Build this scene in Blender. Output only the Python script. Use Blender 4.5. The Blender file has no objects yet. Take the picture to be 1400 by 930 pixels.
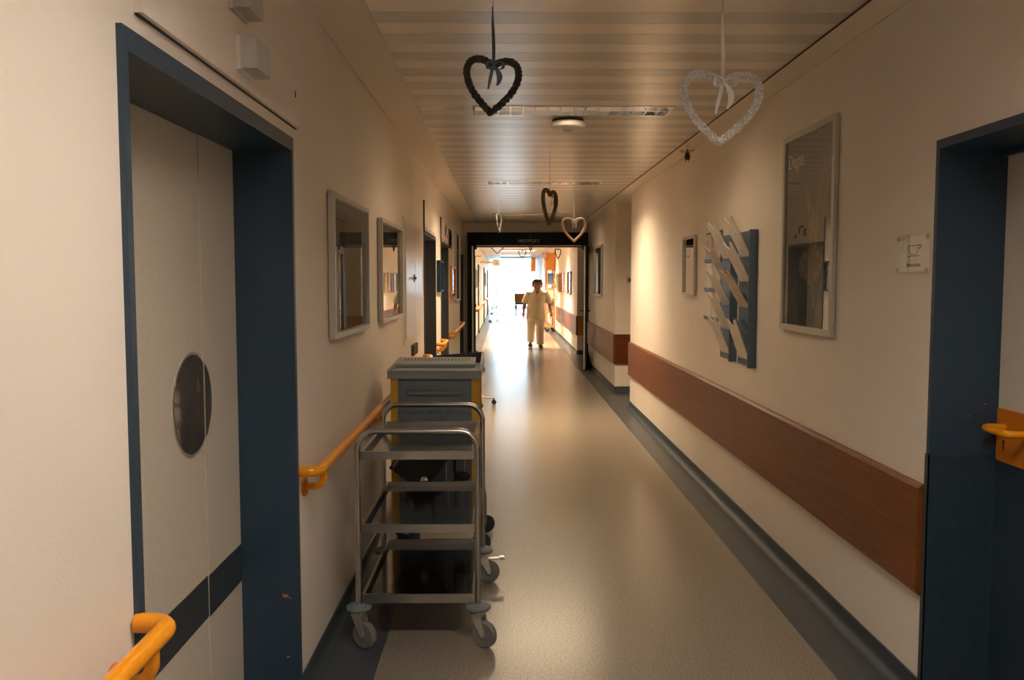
import bpy, bmesh, math, random
from mathutils import Vector, Matrix
random.seed(7)
PI = math.pi
S = bpy.context.scene
COL = S.collection

# ------------------------------------------------------------------ camera
cam_d = bpy.data.cameras.new('camera')
cam_d.sensor_width = 36.0
cam_d.lens = 1170.0 * 36.0 / 1400.0
cam_d.clip_start = 0.05
cam_d.clip_end = 300
cam = bpy.data.objects.new('camera', cam_d)
cam.location = (0, 0, 1.5)
cam.rotation_euler = (PI / 2 - math.radians(3.9603), 0, math.radians(-0.4885))
COL.objects.link(cam)
S.camera = cam

# ------------------------------------------------------------------ world: bright hazy daylight beyond the end window
W = bpy.data.worlds.new('daylight')
S.world = W
W.use_nodes = True
bgn = W.node_tree.nodes['Background']
bgn.inputs[0].default_value = (0.52, 0.79, 1.0, 1)
bgn.inputs[1].default_value = 21.0

# ------------------------------------------------------------------ exposure, lamps' strength
S.view_settings.view_transform = 'Standard'
S.view_settings.look = 'None'
S.view_settings.exposure = 0.55
S.view_settings.gamma = 1.0
S.view_settings.use_curve_mapping = False
LAMP_COL = (1.0, 0.76, 0.50)          # warm tubes
LAMP_NEUTRAL = (1.0, 0.90, 0.80)          # more neutral tint for the lamps before the lift
LAMP_W = {'back': 28.0, 'entry': 41.0, 'dim': 13.0, 'mid': 110.0, 'far': 15.0, 'ward': 115.0}  # dim: added glow for the unlit fitting; back: added unseen lamp
# daylight entering by the end window (portal guides sampling)
pl = bpy.data.lights.new('window_portal', 'AREA')
pl.shape = 'RECTANGLE'; pl.size = 2.1; pl.size_y = 2.3
pl.cycles.is_portal = True
plo = bpy.data.objects.new('window_portal', pl)
plo.location = (0.375, 45.9, 1.3)
plo.rotation_euler = (-PI / 2, 0, 0)
COL.objects.link(plo)

# ------------------------------------------------------------------ materials
MATS = {}
def mat(name, col, rough=0.5, metal=0.0, noise=0.0, nscale=20.0, bump=0.0, bscale=200.0, spec=0.5, col2=None, emit=None, estr=0.0, coat=0.0):
    if name in MATS: return MATS[name]
    m = bpy.data.materials.new(name); m.use_nodes = True
    nt = m.node_tree; b = nt.nodes['Principled BSDF']
    b.inputs['Base Color'].default_value = (*col, 1)
    b.inputs['Roughness'].default_value = rough
    b.inputs['Metallic'].default_value = metal
    b.inputs['Specular IOR Level'].default_value = spec
    b.inputs['Coat Weight'].default_value = coat
    tc = nt.nodes.new('ShaderNodeTexCoord')
    if noise > 0 or col2:
        n = nt.nodes.new('ShaderNodeTexNoise'); n.inputs['Scale'].default_value = nscale; n.inputs['Detail'].default_value = 5
        nt.links.new(tc.outputs['Object'], n.inputs['Vector'])
        r = nt.nodes.new('ShaderNodeValToRGB')
        r.color_ramp.elements[0].position = 0.35; r.color_ramp.elements[1].position = 0.65
        c2 = col2 if col2 else tuple(min(1, c * (1 + noise)) for c in col)
        c1 = col if col2 else tuple(c * (1 - noise) for c in col)
        r.color_ramp.elements[0].color = (*c1, 1); r.color_ramp.elements[1].color = (*c2, 1)
        nt.links.new(n.outputs['Fac'], r.inputs['Fac']); nt.links.new(r.outputs['Color'], b.inputs['Base Color'])
    if bump > 0:
        n2 = nt.nodes.new('ShaderNodeTexNoise'); n2.inputs['Scale'].default_value = bscale; n2.inputs['Detail'].default_value = 3
        nt.links.new(tc.outputs['Object'], n2.inputs['Vector'])
        bp = nt.nodes.new('ShaderNodeBump'); bp.inputs['Strength'].default_value = bump; bp.inputs['Distance'].default_value = 0.002
        nt.links.new(n2.outputs['Fac'], bp.inputs['Height']); nt.links.new(bp.outputs['Normal'], b.inputs['Normal'])
    if emit:
        b.inputs['Emission Color'].default_value = (*emit, 1); b.inputs['Emission Strength'].default_value = estr
    MATS[name] = m
    return m

def wood_mat(name, c1, c2, axis='Y', rough=0.35, scale=3.0):
    m = bpy.data.materials.new(name); m.use_nodes = True
    nt = m.node_tree; b = nt.nodes['Principled BSDF']; b.inputs['Roughness'].default_value = rough
    tc = nt.nodes.new('ShaderNodeTexCoord'); mp = nt.nodes.new('ShaderNodeMapping')
    sc = {'X': (0.6, 14, 14), 'Y': (14, 0.6, 14), 'Z': (14, 14, 0.6)}[axis]
    mp.inputs['Scale'].default_value = sc
    n = nt.nodes.new('ShaderNodeTexNoise'); n.inputs['Scale'].default_value = scale; n.inputs['Detail'].default_value = 8; n.inputs['Roughness'].default_value = 0.65
    r = nt.nodes.new('ShaderNodeValToRGB'); r.color_ramp.elements[0].position = 0.3; r.color_ramp.elements[1].position = 0.7
    r.color_ramp.elements[0].color = (*c1, 1); r.color_ramp.elements[1].color = (*c2, 1)
    nt.links.new(tc.outputs['Object'], mp.inputs['Vector']); nt.links.new(mp.outputs['Vector'], n.inputs['Vector'])
    nt.links.new(n.outputs['Fac'], r.inputs['Fac']); nt.links.new(r.outputs['Color'], b.inputs['Base Color'])
    MATS[name] = m
    return m

def pane_mat(name, tint=(1, 1, 1), rough=0.0):
    m = bpy.data.materials.new(name); m.use_nodes = True
    nt = m.node_tree
    for n in list(nt.nodes):
        if n.type == 'BSDF_PRINCIPLED': nt.nodes.remove(n)
    out = nt.nodes['Material Output']
    t = nt.nodes.new('ShaderNodeBsdfTransparent'); t.inputs[0].default_value = (*tint, 1)
    g = nt.nodes.new('ShaderNodeBsdfGlossy'); g.inputs['Roughness'].default_value = rough
    f = nt.nodes.new('ShaderNodeFresnel')
    ge = nt.nodes.new('ShaderNodeNewGeometry'); mi = nt.nodes.new('ShaderNodeMapRange')   # same reflectance on leaving the thin pane
    mi.inputs['To Min'].default_value = 1.5; mi.inputs['To Max'].default_value = 1 / 1.5
    nt.links.new(ge.outputs['Backfacing'], mi.inputs['Value']); nt.links.new(mi.outputs['Result'], f.inputs[0])
    mx = nt.nodes.new('ShaderNodeMixShader')
    nt.links.new(f.outputs[0], mx.inputs[0]); nt.links.new(t.outputs[0], mx.inputs[1]); nt.links.new(g.outputs[0], mx.inputs[2])
    nt.links.new(mx.outputs[0], out.inputs[0])
    MATS[name] = m
    return m

def floor_mat(name, base, dark, light, rough):
    m = bpy.data.materials.new(name); m.use_nodes = True
    nt = m.node_tree; b = nt.nodes['Principled BSDF']
    tc = nt.nodes.new('ShaderNodeTexCoord')
    v = nt.nodes.new('ShaderNodeTexNoise'); v.inputs['Scale'].default_value = 110; v.inputs['Detail'].default_value = 2
    r = nt.nodes.new('ShaderNodeValToRGB')
    r.color_ramp.elements[0].position = 0.30; r.color_ramp.elements[0].color = (*dark, 1)
    r.color_ramp.elements[1].position = 0.70; r.color_ramp.elements[1].color = (*light, 1)
    e = r.color_ramp.elements.new(0.5); e.color = (*base, 1)
    nt.links.new(tc.outputs['Object'], v.inputs['Vector']); nt.links.new(v.outputs['Fac'], r.inputs['Fac'])
    nt.links.new(r.outputs['Color'], b.inputs['Base Color'])
    b.inputs['Roughness'].default_value = rough
    MATS[name] = m
    return m

mat('wall_paint', (0.84, 0.755, 0.66), 0.55, noise=0.03, nscale=1.5, bump=0.25, bscale=160)
mat('ceiling_paint', (0.88, 0.77, 0.64), 0.6, bump=0.15, bscale=160)
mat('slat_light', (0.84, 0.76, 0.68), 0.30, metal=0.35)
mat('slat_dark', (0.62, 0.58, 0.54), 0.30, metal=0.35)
mat('plenum', (0.05, 0.05, 0.05), 0.9)
mat('trim_white', (0.75, 0.72, 0.68), 0.4)
floor_mat('lino', (0.23, 0.197, 0.15), (0.17, 0.145, 0.108), (0.285, 0.245, 0.19), 0.26)
floor_mat('lino_border', (0.05, 0.06, 0.07), (0.03, 0.037, 0.045), (0.08, 0.093, 0.105), 0.30)
mat('cove', (0.042, 0.056, 0.068), 0.55, noise=0.2, nscale=120)
mat('blue_steel', (0.021, 0.046, 0.078), 0.38, bump=0.15, bscale=400)
mat('blue_dark', (0.006, 0.019, 0.034), 0.5, spec=0.25)
mat('slate_jamb', (0.035, 0.043, 0.054), 0.45)
mat('kick_steel', (0.024, 0.040, 0.056), 0.3, noise=0.15, nscale=60, bump=0.2, bscale=300)
mat('leaf_grey', (0.64, 0.57, 0.48), 0.42, noise=0.04, nscale=90)
mat('leaf_band', (0.035, 0.045, 0.052), 0.35)
mat('orange', (0.78, 0.29, 0.004), 0.28)
mat('orange_plate', (0.52, 0.165, 0.008), 0.33)
wood_mat('beech', (0.12, 0.030, 0.004), (0.21, 0.060, 0.009), 'Y', 0.42)
wood_mat('beech_x', (0.10, 0.025, 0.006), (0.14, 0.036, 0.009), 'X', 0.32)
wood_mat('orange_wood', (0.62, 0.20, 0.02), (0.78, 0.30, 0.045), 'Z', 0.4)
mat('steel', (0.46, 0.455, 0.44), 0.24, metal=1.0, noise=0.05, nscale=60)
mat('chrome', (0.8, 0.8, 0.8), 0.08, metal=1.0)
mat('alu', (0.72, 0.70, 0.66), 0.35, metal=0.8)
mat('frame_alu', (0.55, 0.52, 0.47), 0.4, metal=0.3)
mat('black', (0.012, 0.012, 0.014), 0.5)
mat('black_plastic', (0.02, 0.021, 0.023), 0.38)
mat('grey_rubber', (0.13, 0.15, 0.16), 0.6, noise=0.15, nscale=80)
mat('wheel_grey', (0.15, 0.15, 0.135), 0.6)
mat('cart_grey', (0.15, 0.19, 0.22), 0.45, bump=0.1, bscale=300)
mat('cart_lid', (0.28, 0.315, 0.315), 0.42, bump=0.15, bscale=300)
mat('cart_yellow', (0.62, 0.36, 0.02), 0.4)
mat('louver', (0.75, 0.72, 0.68), 0.11, metal=1.0)
mat('tube_on', (1, 0.9, 0.75), 0.4, emit=(1.0, 0.78, 0.5), estr=6.0)
mat('tube_off', (0.8, 0.78, 0.74), 0.3)
mat('plastic_white', (0.78, 0.75, 0.70), 0.4)
mat('lamp_box', (0.55, 0.52, 0.50), 0.35)
mat('paper', (0.96, 0.91, 0.81), 0.6, noise=0.05, nscale=30)
mat('paper_print', (0.60, 0.50, 0.40), 0.45, noise=0.25, nscale=25)
mat('leaflet_face', (0.84, 0.75, 0.65), 0.4, noise=0.06, nscale=12)
mat('ink', (0.03, 0.03, 0.035), 0.6)
mat('rack_blue', (0.10, 0.165, 0.25), 0.4)
mat('ribbon_grey', (0.12, 0.16, 0.21), 0.6)
mat('ribbon_white', (0.85, 0.82, 0.82), 0.6)
mat('wicker_dark', (0.045, 0.038, 0.032), 0.75, noise=0.5, nscale=150)
mat('wicker_white', (0.88, 0.83, 0.82), 0.7, noise=0.25, nscale=150)
mat('wicker_brown', (0.10, 0.065, 0.04), 0.75, noise=0.4, nscale=150)
mat('wicker_tan', (0.62, 0.42, 0.25), 0.7, noise=0.2, nscale=150)
mat('thread', (0.25, 0.22, 0.2), 0.8)
mat('bronze', (0.06, 0.05, 0.03), 0.45, metal=0.4)
mat('letter_white', (0.72, 0.68, 0.55), 0.5)
mat('skin', (0.44, 0.20, 0.125), 0.55)
mat('hair', (0.012, 0.009, 0.008), 0.55)
mat('uniform', (0.74, 0.66, 0.50), 0.8, bump=0.3, bscale=60)
mat('trousers', (0.74, 0.65, 0.53), 0.8, bump=0.3, bscale=60)
mat('shoe', (0.10, 0.085, 0.06), 0.6)
mat('shoe_sole', (0.6, 0.58, 0.52), 0.6)
mat('lip', (0.30, 0.09, 0.07), 0.5)
mat('linen_white', (0.75, 0.74, 0.72), 0.8)
mat('linen_blue', (0.10, 0.22, 0.45), 0.8)
mat('linen_grey', (0.30, 0.30, 0.32), 0.8)
mat('bed_blue', (0.02, 0.14, 0.38), 0.4)
mat('mirror', (0.88, 0.88, 0.86), 0.01, metal=1.0)
mat('glass_edge', (0.5, 0.52, 0.5), 0.1)
mat('red_plastic', (0.5, 0.03, 0.03), 0.4)
mat('porthole_glass', (0.075, 0.06, 0.048), 0.08, spec=0.8, noise=0.45, nscale=9)
pane_mat('pane')
pane_mat('acrylic')
M = MATS

# ------------------------------------------------------------------ mesh helpers
def BM(): return bmesh.new()
def box(bm, x0, x1, y0, y1, z0, z1):
    v = [bm.verts.new((x, y, z)) for x in (x0, x1) for y in (y0, y1) for z in (z0, z1)]
    for f in ((0, 1, 3, 2), (4, 6, 7, 5), (0, 4, 5, 1), (2, 3, 7, 6), (0, 2, 6, 4), (1, 5, 7, 3)):
        bm.faces.new([v[i] for i in f])
    return v
def xform(verts, m):
    for v in verts: v.co = m @ v.co
def frame_of(d):
    d = d.normalized(); a = Vector((0, 0, 1)) if abs(d.z) < 0.9 else Vector((1, 0, 0))
    u = d.cross(a).normalized(); w = u.cross(d).normalized()
    return u, w
def tube(bm, pts, r, seg=10, closed=False, caps=True, r2=None):
    """tube along points; r a number or a list of radii"""
    pts = [Vector(p) for p in pts]; n = len(pts)
    rs = r if isinstance(r, (list, tuple)) else [r] * n
    rings = []; u = None
    for i, p in enumerate(pts):
        if closed: d = pts[(i + 1) % n] - pts[i - 1]
        else: d = pts[min(i + 1, n - 1)] - pts[max(i - 1, 0)]
        if d.length < 1e-9: d = Vector((0, 0, 1))
        d.normalize()
        if u is None: u, w = frame_of(d)
        else:
            u = (u - d * u.dot(d)); u.normalize(); w = u.cross(d)
        w = u.cross(d)
        rings.append([bm.verts.new(p + (u * math.cos(2 * PI * k / seg) + w * math.sin(2 * PI * k / seg) * (r2 or 1.0)) * rs[i]) for k in range(seg)])
    rng = range(n) if closed else range(n - 1)
    for i in rng:
        a, b = rings[i], rings[(i + 1) % n]
        for k in range(seg):
            bm.faces.new((a[k], a[(k + 1) % seg], b[(k + 1) % seg], b[k]))
    if caps and not closed:
        bm.faces.new(rings[0][::-1]); bm.faces.new(rings[-1])
    return rings
def lathe(bm, prof, seg=20, mtx=None):
    """prof list of (r, h) along +Z"""
    vs = []; rings = []
    for r, h in prof:
        ring = [bm.verts.new((r * math.cos(2 * PI * k / seg), r * math.sin(2 * PI * k / seg), h)) for k in range(seg)]
        rings.append(ring); vs += ring
    for a, b in zip(rings, rings[1:]):
        for k in range(seg): bm.faces.new((a[k], a[(k + 1) % seg], b[(k + 1) % seg], b[k]))
    bm.faces.new(rings[0][::-1]); bm.faces.new(rings[-1])
    if mtx: xform(vs, mtx)
    return vs
def loft(bm, rings, caps=True):
    R = [[bm.verts.new(p) for p in ring] for ring in rings]
    for a, b in zip(R, R[1:]):
        n = len(a)
        for k in range(n): bm.faces.new((a[k], a[(k + 1) % n], b[(k + 1) % n], b[k]))
    if caps: bm.faces.new(R[0][::-1]); bm.faces.new(R[-1])
def prism(bm, poly, axis, a0, a1):
    """extrude a 2D polygon along an axis; poly coordinates are the other two axes in order"""
    def P(p, a):
        return {'X': (a, p[0], p[1]), 'Y': (p[0], a, p[1]), 'Z': (p[0], p[1], a)}[axis]
    A = [bm.verts.new(P(p, a0)) for p in poly]; B = [bm.verts.new(P(p, a1)) for p in poly]
    n = len(poly)
    bm.faces.new(A[::-1]); bm.faces.new(B)
    for k in range(n): bm.faces.new((A[k], A[(k + 1) % n], B[(k + 1) % n], B[k]))
def ellipsoid(bm, c, r, seg=16, rings=10):
    g = bmesh.ops.create_uvsphere(bm, u_segments=seg, v_segments=rings, radius=1.0)
    for v in g['verts']: v.co = Vector((v.co.x * r[0] + c[0], v.co.y * r[1] + c[1], v.co.z * r[2] + c[2]))
    return g['verts']
def bevel(bm, w, seg=2, ang=0.5):
    es = [e for e in bm.edges if e.is_manifold and e.calc_face_angle(0) > ang]
    bmesh.ops.bevel(bm, geom=es, offset=w, segments=seg, affect='EDGES', profile=0.5)

ORG = {}
def _mesh(name, bm, m, smooth):
    bmesh.ops.recalc_face_normals(bm, faces=bm.faces[:])
    me = bpy.data.meshes.new(name); bm.to_mesh(me); bm.free()
    ms = m if isinstance(m, (list, tuple)) else [m]
    for x in ms: me.materials.append(M[x] if isinstance(x, str) else x)
    if smooth:
        for p in me.polygons: p.use_smooth = True
        try: me.set_sharp_from_angle(angle=math.radians(40))
        except Exception: pass
    return me
def obj(name, bm, m, parent=None, smooth=False, origin=None):
    """link a bmesh (in world coordinates) as one mesh object"""
    me = _mesh(name, bm, m, smooth)
    o = bpy.data.objects.new(name, me); COL.objects.link(o)
    if parent is not None:
        w = ORG[parent.name]
        me.transform(Matrix.Translation(-w)); o.parent = parent; ORG[o.name] = w
    else:
        if origin is None:
            xs = [v.co for v in me.vertices]
            origin = Vector(((min(v.x for v in xs) + max(v.x for v in xs)) / 2, (min(v.y for v in xs) + max(v.y for v in xs)) / 2, min(v.z for v in xs)))
        w = Vector(origin); me.transform(Matrix.Translation(-w)); o.location = w; ORG[o.name] = w
    return o
def tag(o, label, cat, group=None):
    o['label'] = label; o['category'] = cat
    if group: o['group'] = group
    return o
def thing(name, label, cat, loc, group=None):
    o = bpy.data.objects.new(name, None); o.empty_display_size = 0.1
    COL.objects.link(o); o.location = loc; ORG[o.name] = Vector(loc)
    return tag(o, label, cat, group)
def struct(name, bm=None, m=None, label=None, loc=(0, 0, 0), smooth=False):
    if bm is None:
        o = bpy.data.objects.new(name, None); o.empty_display_size = 0.1; COL.objects.link(o); o.location = loc; ORG[o.name] = Vector(loc)
    else: o = obj(name, bm, m, None, smooth, loc)
    o['kind'] = 'structure'
    if label: o['label'] = label
    return o
def link_copy(src, parent, loc=(0, 0, 0)):
    c = src.copy(); COL.objects.link(c); c.parent = parent; c.location = loc; ORG[c.name] = ORG[parent.name] + Vector(loc)
    return c
def dup(root, loc, rotz=None, label=None):
    r = root.copy(); COL.objects.link(r); r.location = loc; ORG[r.name] = Vector(loc)
    if rotz is not None: r.rotation_euler = (0, 0, rotz)
    if label: r['label'] = label
    for ch in list(root.children):
        if ch.type == 'LIGHT': continue
        c = ch.copy(); COL.objects.link(c); c.parent = r; ORG[c.name] = Vector(loc)
        for g in list(ch.children):
            d = g.copy(); COL.objects.link(d); d.parent = c
    return r
def text_mesh(body, size, mtx, m, name, parent, extrude=0.0005, sx=1.0):
    cu = bpy.data.curves.new(name, 'FONT'); cu.body = body; cu.size = size; cu.extrude = extrude
    cu.align_x = 'CENTER'; cu.align_y = 'CENTER'
    t = bpy.data.objects.new(name + '_curve', cu); COL.objects.link(t)
    dg = bpy.context.evaluated_depsgraph_get(); dg.update()
    me = bpy.data.meshes.new_from_object(t.evaluated_get(dg)); bpy.data.objects.remove(t); bpy.data.curves.remove(cu)
    me.name = name
    me.transform(mtx @ Matrix.Diagonal((sx, 1, 1, 1)))
    me.materials.clear(); me.materials.append(M[m])
    o = bpy.data.objects.new(name, me); COL.objects.link(o)
    w = ORG[parent.name]; me.transform(Matrix.Translation(-w)); o.parent = parent; ORG[o.name] = w
    return o

XL, XR = -0.733, 1.48
ZC = 2.52
Y0, Y1 = -4.0, 46.0

# ================================================================== STRUCTURE
# ---- floor
bm = BM(); box(bm, -0.497, 1.255, Y0, Y1, -0.05, 0)
fl = struct('floor', bm, 'lino')
bm = BM(); box(bm, XL - 0.5, -0.497, Y0, Y1, -0.05, 0); obj('border_strip', bm, 'lino_border', fl)
bm = BM(); box(bm, 1.255, XR + 2.2, Y0, Y1, -0.05, 0); obj('border_strip', bm, 'lino_border', fl)

# ---- walls as blocks with openings
def wall(name, x0, x1, y0, y1, z1, holes):
    bm = BM(); y = y0
    for a, b, t in sorted(holes):
        if a > y: box(bm, x0, x1, y, a, 0, z1)
        if t < z1: box(bm, x0, x1, a, b, t, z1)
        y = b
    if y < y1: box(bm, x0, x1, y, y1, 0, z1)
    o0, o1 = (x0 - 0.1, x0) if x0 < 0 else (x1, x1 + 0.1)     # outer skin added to stop daylight leaking in through the door niches
    y = y0
    for a, b, t in sorted(holes):
        if t >= z1:
            box(bm, o0, o1, y, a, 0, z1); y = b
    box(bm, o0, o1, y, y1, 0, z1)
    return struct(name, bm, 'wall_paint')
LIFT = (1.655, 2.965, 1.985)
D1, D2, D3 = (7.77, 9.05, 1.955), (9.82, 11.06, 1.955), (13.98, 15.02, 1.985)
FAR = [(19.4, 20.6, 1.97), (23.3, 24.5, 1.97), (29.6, 30.8, 1.97), (36.0, 37.2, 1.97)]
wall('wall_left', XL - 0.37, XL, Y0, Y1, 2.7, [LIFT, D1, D2, D3] + FAR)
RD = (1.86, 2.935, 1.975)
OP1, OP2 = (10.05, 11.45, 2.7), (15.75, 17.45, 2.7)
wall('wall_right', XR, XR + 0.37, Y0, Y1, 2.7, [RD, OP1, OP2])
bm = BM()
for (a, b, t), xe in ((OP1, 3.6), (OP2, 3.6)):
    box(bm, XR + 0.37, xe, a - 0.2, a, 0, 2.7); box(bm, XR + 0.37, xe, b, b + 0.2, 0, 2.7); box(bm, xe, xe + 0.1, a - 0.2, b + 0.2, 0, 2.7)
struct('wall_side_passage', bm, 'wall_paint')
bm = BM(); box(bm, XL - 0.5, XR + 0.5, Y0 - 0.2, Y0, 0, 2.7)
struct('wall_back', bm, 'wall_paint')
# end wall around the big window
WX0, WX1, WZ0, WZ1 = -0.62, 1.38, 0.12, 2.44
bm = BM()
box(bm, XL - 0.5, WX0, Y1, Y1 + 0.2, 0, 2.7); box(bm, WX1, XR + 0.5, Y1, Y1 + 0.2, 0, 2.7)
box(bm, WX0, WX1, Y1, Y1 + 0.2, 0, WZ0); box(bm, WX0, WX1, Y1, Y1 + 0.2, WZ1, 2.7)
struct('wall_end', bm, 'wall_paint')
win = struct('window_1', loc=(0.38, Y1, WZ0))
bm = BM()
for x in (WX0, 0.43, WX1 - 0.06): box(bm, x, x + 0.06, Y1 + 0.04, Y1 + 0.10, WZ0, WZ1)
for z in (WZ0, 0.90, 2.02, WZ1 - 0.06): box(bm, WX0, WX1, Y1 + 0.045, Y1 + 0.095, z, z + 0.06)
obj('window_frame', bm, 'trim_white', win)
for x0, x1 in ((WX0 + 0.06, 0.43), (0.49, WX1 - 0.06)):
    for z0, z1 in ((WZ0 + 0.06, 0.90), (0.96, 2.02), (2.08, WZ1 - 0.06)):
        bm = BM(); box(bm, x0, x1, Y1 + 0.066, Y1 + 0.072, z0, z1); obj('pane', bm, 'pane', win)

# ---- baseboards: coved skirting
def cove(parent_name, x, s, segs):
    """s = +1 when the wall is at the left (room towards +x)"""
    o = struct(parent_name, loc=(x, segs[0][0], 0))
    prof = [(0, 0.0), (0.045, 0.0), (0.030, 0.003), (0.018, 0.009), (0.010, 0.018), (0.006, 0.03), (0.006, 0.078), (0.0, 0.08)]
    for a, b in segs:
        bm = BM(); prism(bm, [(x + s * p, z) for p, z in prof], 'Y', a, b); obj('skirting', bm, 'cove', o, True)
    return o
cove('baseboard_left', XL, 1, [(Y0, LIFT[0]), (LIFT[1], D1[0]), (D1[1], D2[0]), (D2[1], D3[0]), (D3[1], FAR[0][0]), (FAR[0][1], FAR[1][0]), (FAR[1][1], FAR[2][0]), (FAR[2][1], FAR[3][0]), (FAR[3][1], Y1)])
br = cove('baseboard_right', XR, -1, [(Y0, RD[0]), (RD[1], OP1[0]), (OP1[1], OP2[0]), (OP2[1], Y1)])
prof = [(0, 0.0), (0.045, 0.0), (0.030, 0.003), (0.018, 0.009), (0.010, 0.018), (0.006, 0.03), (0.006, 0.078), (0.0, 0.08)]
for y in (OP1[1], OP2[1]):
    bm = BM(); prism(bm, [(y - p, z) for p, z in prof], 'X', XR - 0.006, 3.6); obj('skirting', bm, 'cove', br, True)

# ---- ceiling: plaster margins, metal slats across, light fittings let in
MX0, MX1 = -0.524, 1.339
SL0, SP = 3.205, 0.1465
FIX_K = {'back': -41, 'entry': -14, 'off': 13, 'mid': 39, 'far': 68}
bm = BM()
box(bm, XL - 0.5, MX0, Y0, Y1, ZC, ZC + 0.18); box(bm, MX1, XR + 2.2, Y0, Y1, ZC, ZC + 0.18)
ceil = struct('ceiling', bm, 'ceiling_paint')
bm = BM(); box(bm, MX0, MX1, Y0, Y1, ZC + 0.12, ZC + 0.18); obj('plenum_board', bm, 'plenum', ceil)
bm = BM(); box(bm, MX0, MX0 + 0.012, Y0, 15.3, ZC - 0.003, ZC + 0.03); obj('edge_profile', bm, 'trim_white', ceil)
bm = BM(); box(bm, MX1 - 0.004, MX1, Y0, 15.3, ZC - 0.001, ZC + 0.03); obj('edge_profile', bm, 'wicker_brown', ceil)
def slat_mesh(w, x0, x1, m, nm):
    bm = BM(); h = w / 2; e = 0.0015
    prism(bm, [(-h, 0.02), (-h, e), (-h + e, 0), (h - e, 0), (h, e), (h, 0.02)], 'X', x0, x1)
    return _mesh(nm, bm, m, False)
FX0, FX1 = -0.18, 1.00
SL = {}
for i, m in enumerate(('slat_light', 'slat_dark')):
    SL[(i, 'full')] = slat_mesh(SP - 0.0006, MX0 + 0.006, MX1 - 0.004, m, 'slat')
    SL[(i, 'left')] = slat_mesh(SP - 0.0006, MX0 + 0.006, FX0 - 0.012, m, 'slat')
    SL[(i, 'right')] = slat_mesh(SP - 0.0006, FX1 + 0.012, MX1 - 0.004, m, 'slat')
cut = set()
for k in FIX_K.values(): cut |= {k, k + 1}
ORGC = ORG['ceiling']
def put_slat(me, y):
    o = bpy.data.objects.new('slat', me); COL.objects.link(o); o.parent = ceil
    o.location = Vector((0, y, ZC + 0.006)) - ORGC
k = int((Y0 - SL0) / SP)
while SL0 + (k + 1) * SP < 15.32:
    y = SL0 + (k + 0.5) * SP; i = 1 if k % 2 else 0
    if k in cut:
        put_slat(SL[(i, 'left')], y); put_slat(SL[(i, 'right')], y)
    else: put_slat(SL[(i, 'full')], y)
    k += 1
# plain tiled soffit beyond the fire door
bm = BM(); box(bm, MX0, MX1, 15.32, Y1, ZC + 0.004, ZC + 0.06); obj('far_soffit', bm, 'ceiling_paint', ceil)

bm = BM(); box(bm, XL, XL + 0.005, Y0, 15.3, ZC - 0.005, ZC); struct('trim_1', bm, 'trim_white')
bm = BM(); box(bm, XR - 0.004, XR, Y0, 10.05, ZC - 0.004, ZC); struct('trim_2', bm, 'trim_white')

# ---- lift door (door_1)
lift = struct('door_1', loc=(XL, 2.31, 0))
LX = -0.955
bm = BM(); a, b, t = LIFT
for y0, y1 in ((a, a + 0.025), (b - 0.025, b)): box(bm, LX, XL + 0.012, y0, y1, 0, t)
box(bm, LX, XL + 0.012, a + 0.025, b - 0.025, t - 0.045, t)
obj('door_frame', bm, 'blue_steel', lift)
bm = BM(); box(bm, LX - 0.1, LX + 0.0, a, b, 0, t); obj('shaft_back', bm, 'plenum', lift)
mat('rust', (0.55, 0.15, 0.02), 0.6)
for y, z, w in ((0.035, 0.395, 0.012), (0.020, 0.388, 0.006), (0.030, 0.176, 0.007), (0.044, 0.402, 0.005)):     # chipped paint on the far jamb
    bm = BM(); x_ = XL - y; prism(bm, [(x_ - w, z), (x_ - w * 0.2, z - w * 0.5), (x_ + w, z + w * 0.1), (x_ + w * 0.3, z + w * 0.6), (x_ - w * 0.6, z + w * 0.5)], 'Y', b - 0.0256, b - 0.025); obj('paint_chip', bm, 'rust', lift)
seam = 2.615
def circ_seg(bm, cy, cz, r, x0, x1, ylim, side, n=40):
    c = max(-1.0, min(1.0, (ylim - cy) / r)); t = math.acos(c)     # chord where the leaves meet
    t0, t1 = (t, 2 * PI - t) if side < 0 else (-t, t)
    out = [(cy + r * math.cos(t0 + (t1 - t0) * k / n), cz + r * math.sin(t0 + (t1 - t0) * k / n)) for k in range(n + 1)]
    prism(bm, out, 'X', x0, x1)
for y0, y1, dx, side in ((a + 0.026, seam, 0.0, -1), (seam, b - 0.026, 0.004, 1)):
    bm = BM(); box(bm, LX + 0.002, LX + 0.03 + dx, y0, y1 - (0.003 if side < 0 else 0), 0.01, t - 0.046)
    lf = obj('sliding_leaf', bm, 'leaf_grey', lift)
    bm = BM(); box(bm, LX + 0.03 + dx, LX + 0.0325 + dx, y0, y1 - (0.003 if side < 0 else 0), 0.455, 0.585); obj('scuff_band', bm, 'leaf_band', lf)
    bm = BM(); circ_seg(bm, 2.52, 1.135, 0.156, LX + 0.03 + dx, LX + 0.032 + dx, seam - 0.003 if side < 0 else seam, side); obj('porthole_rim', bm, 'alu', lf)
    bm = BM(); circ_seg(bm, 2.52, 1.135, 0.147, LX + 0.0321 + dx, LX + 0.0335 + dx, seam - 0.003 if side < 0 else seam, side); obj('porthole_glass', bm, 'porthole_glass', lf)

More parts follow.
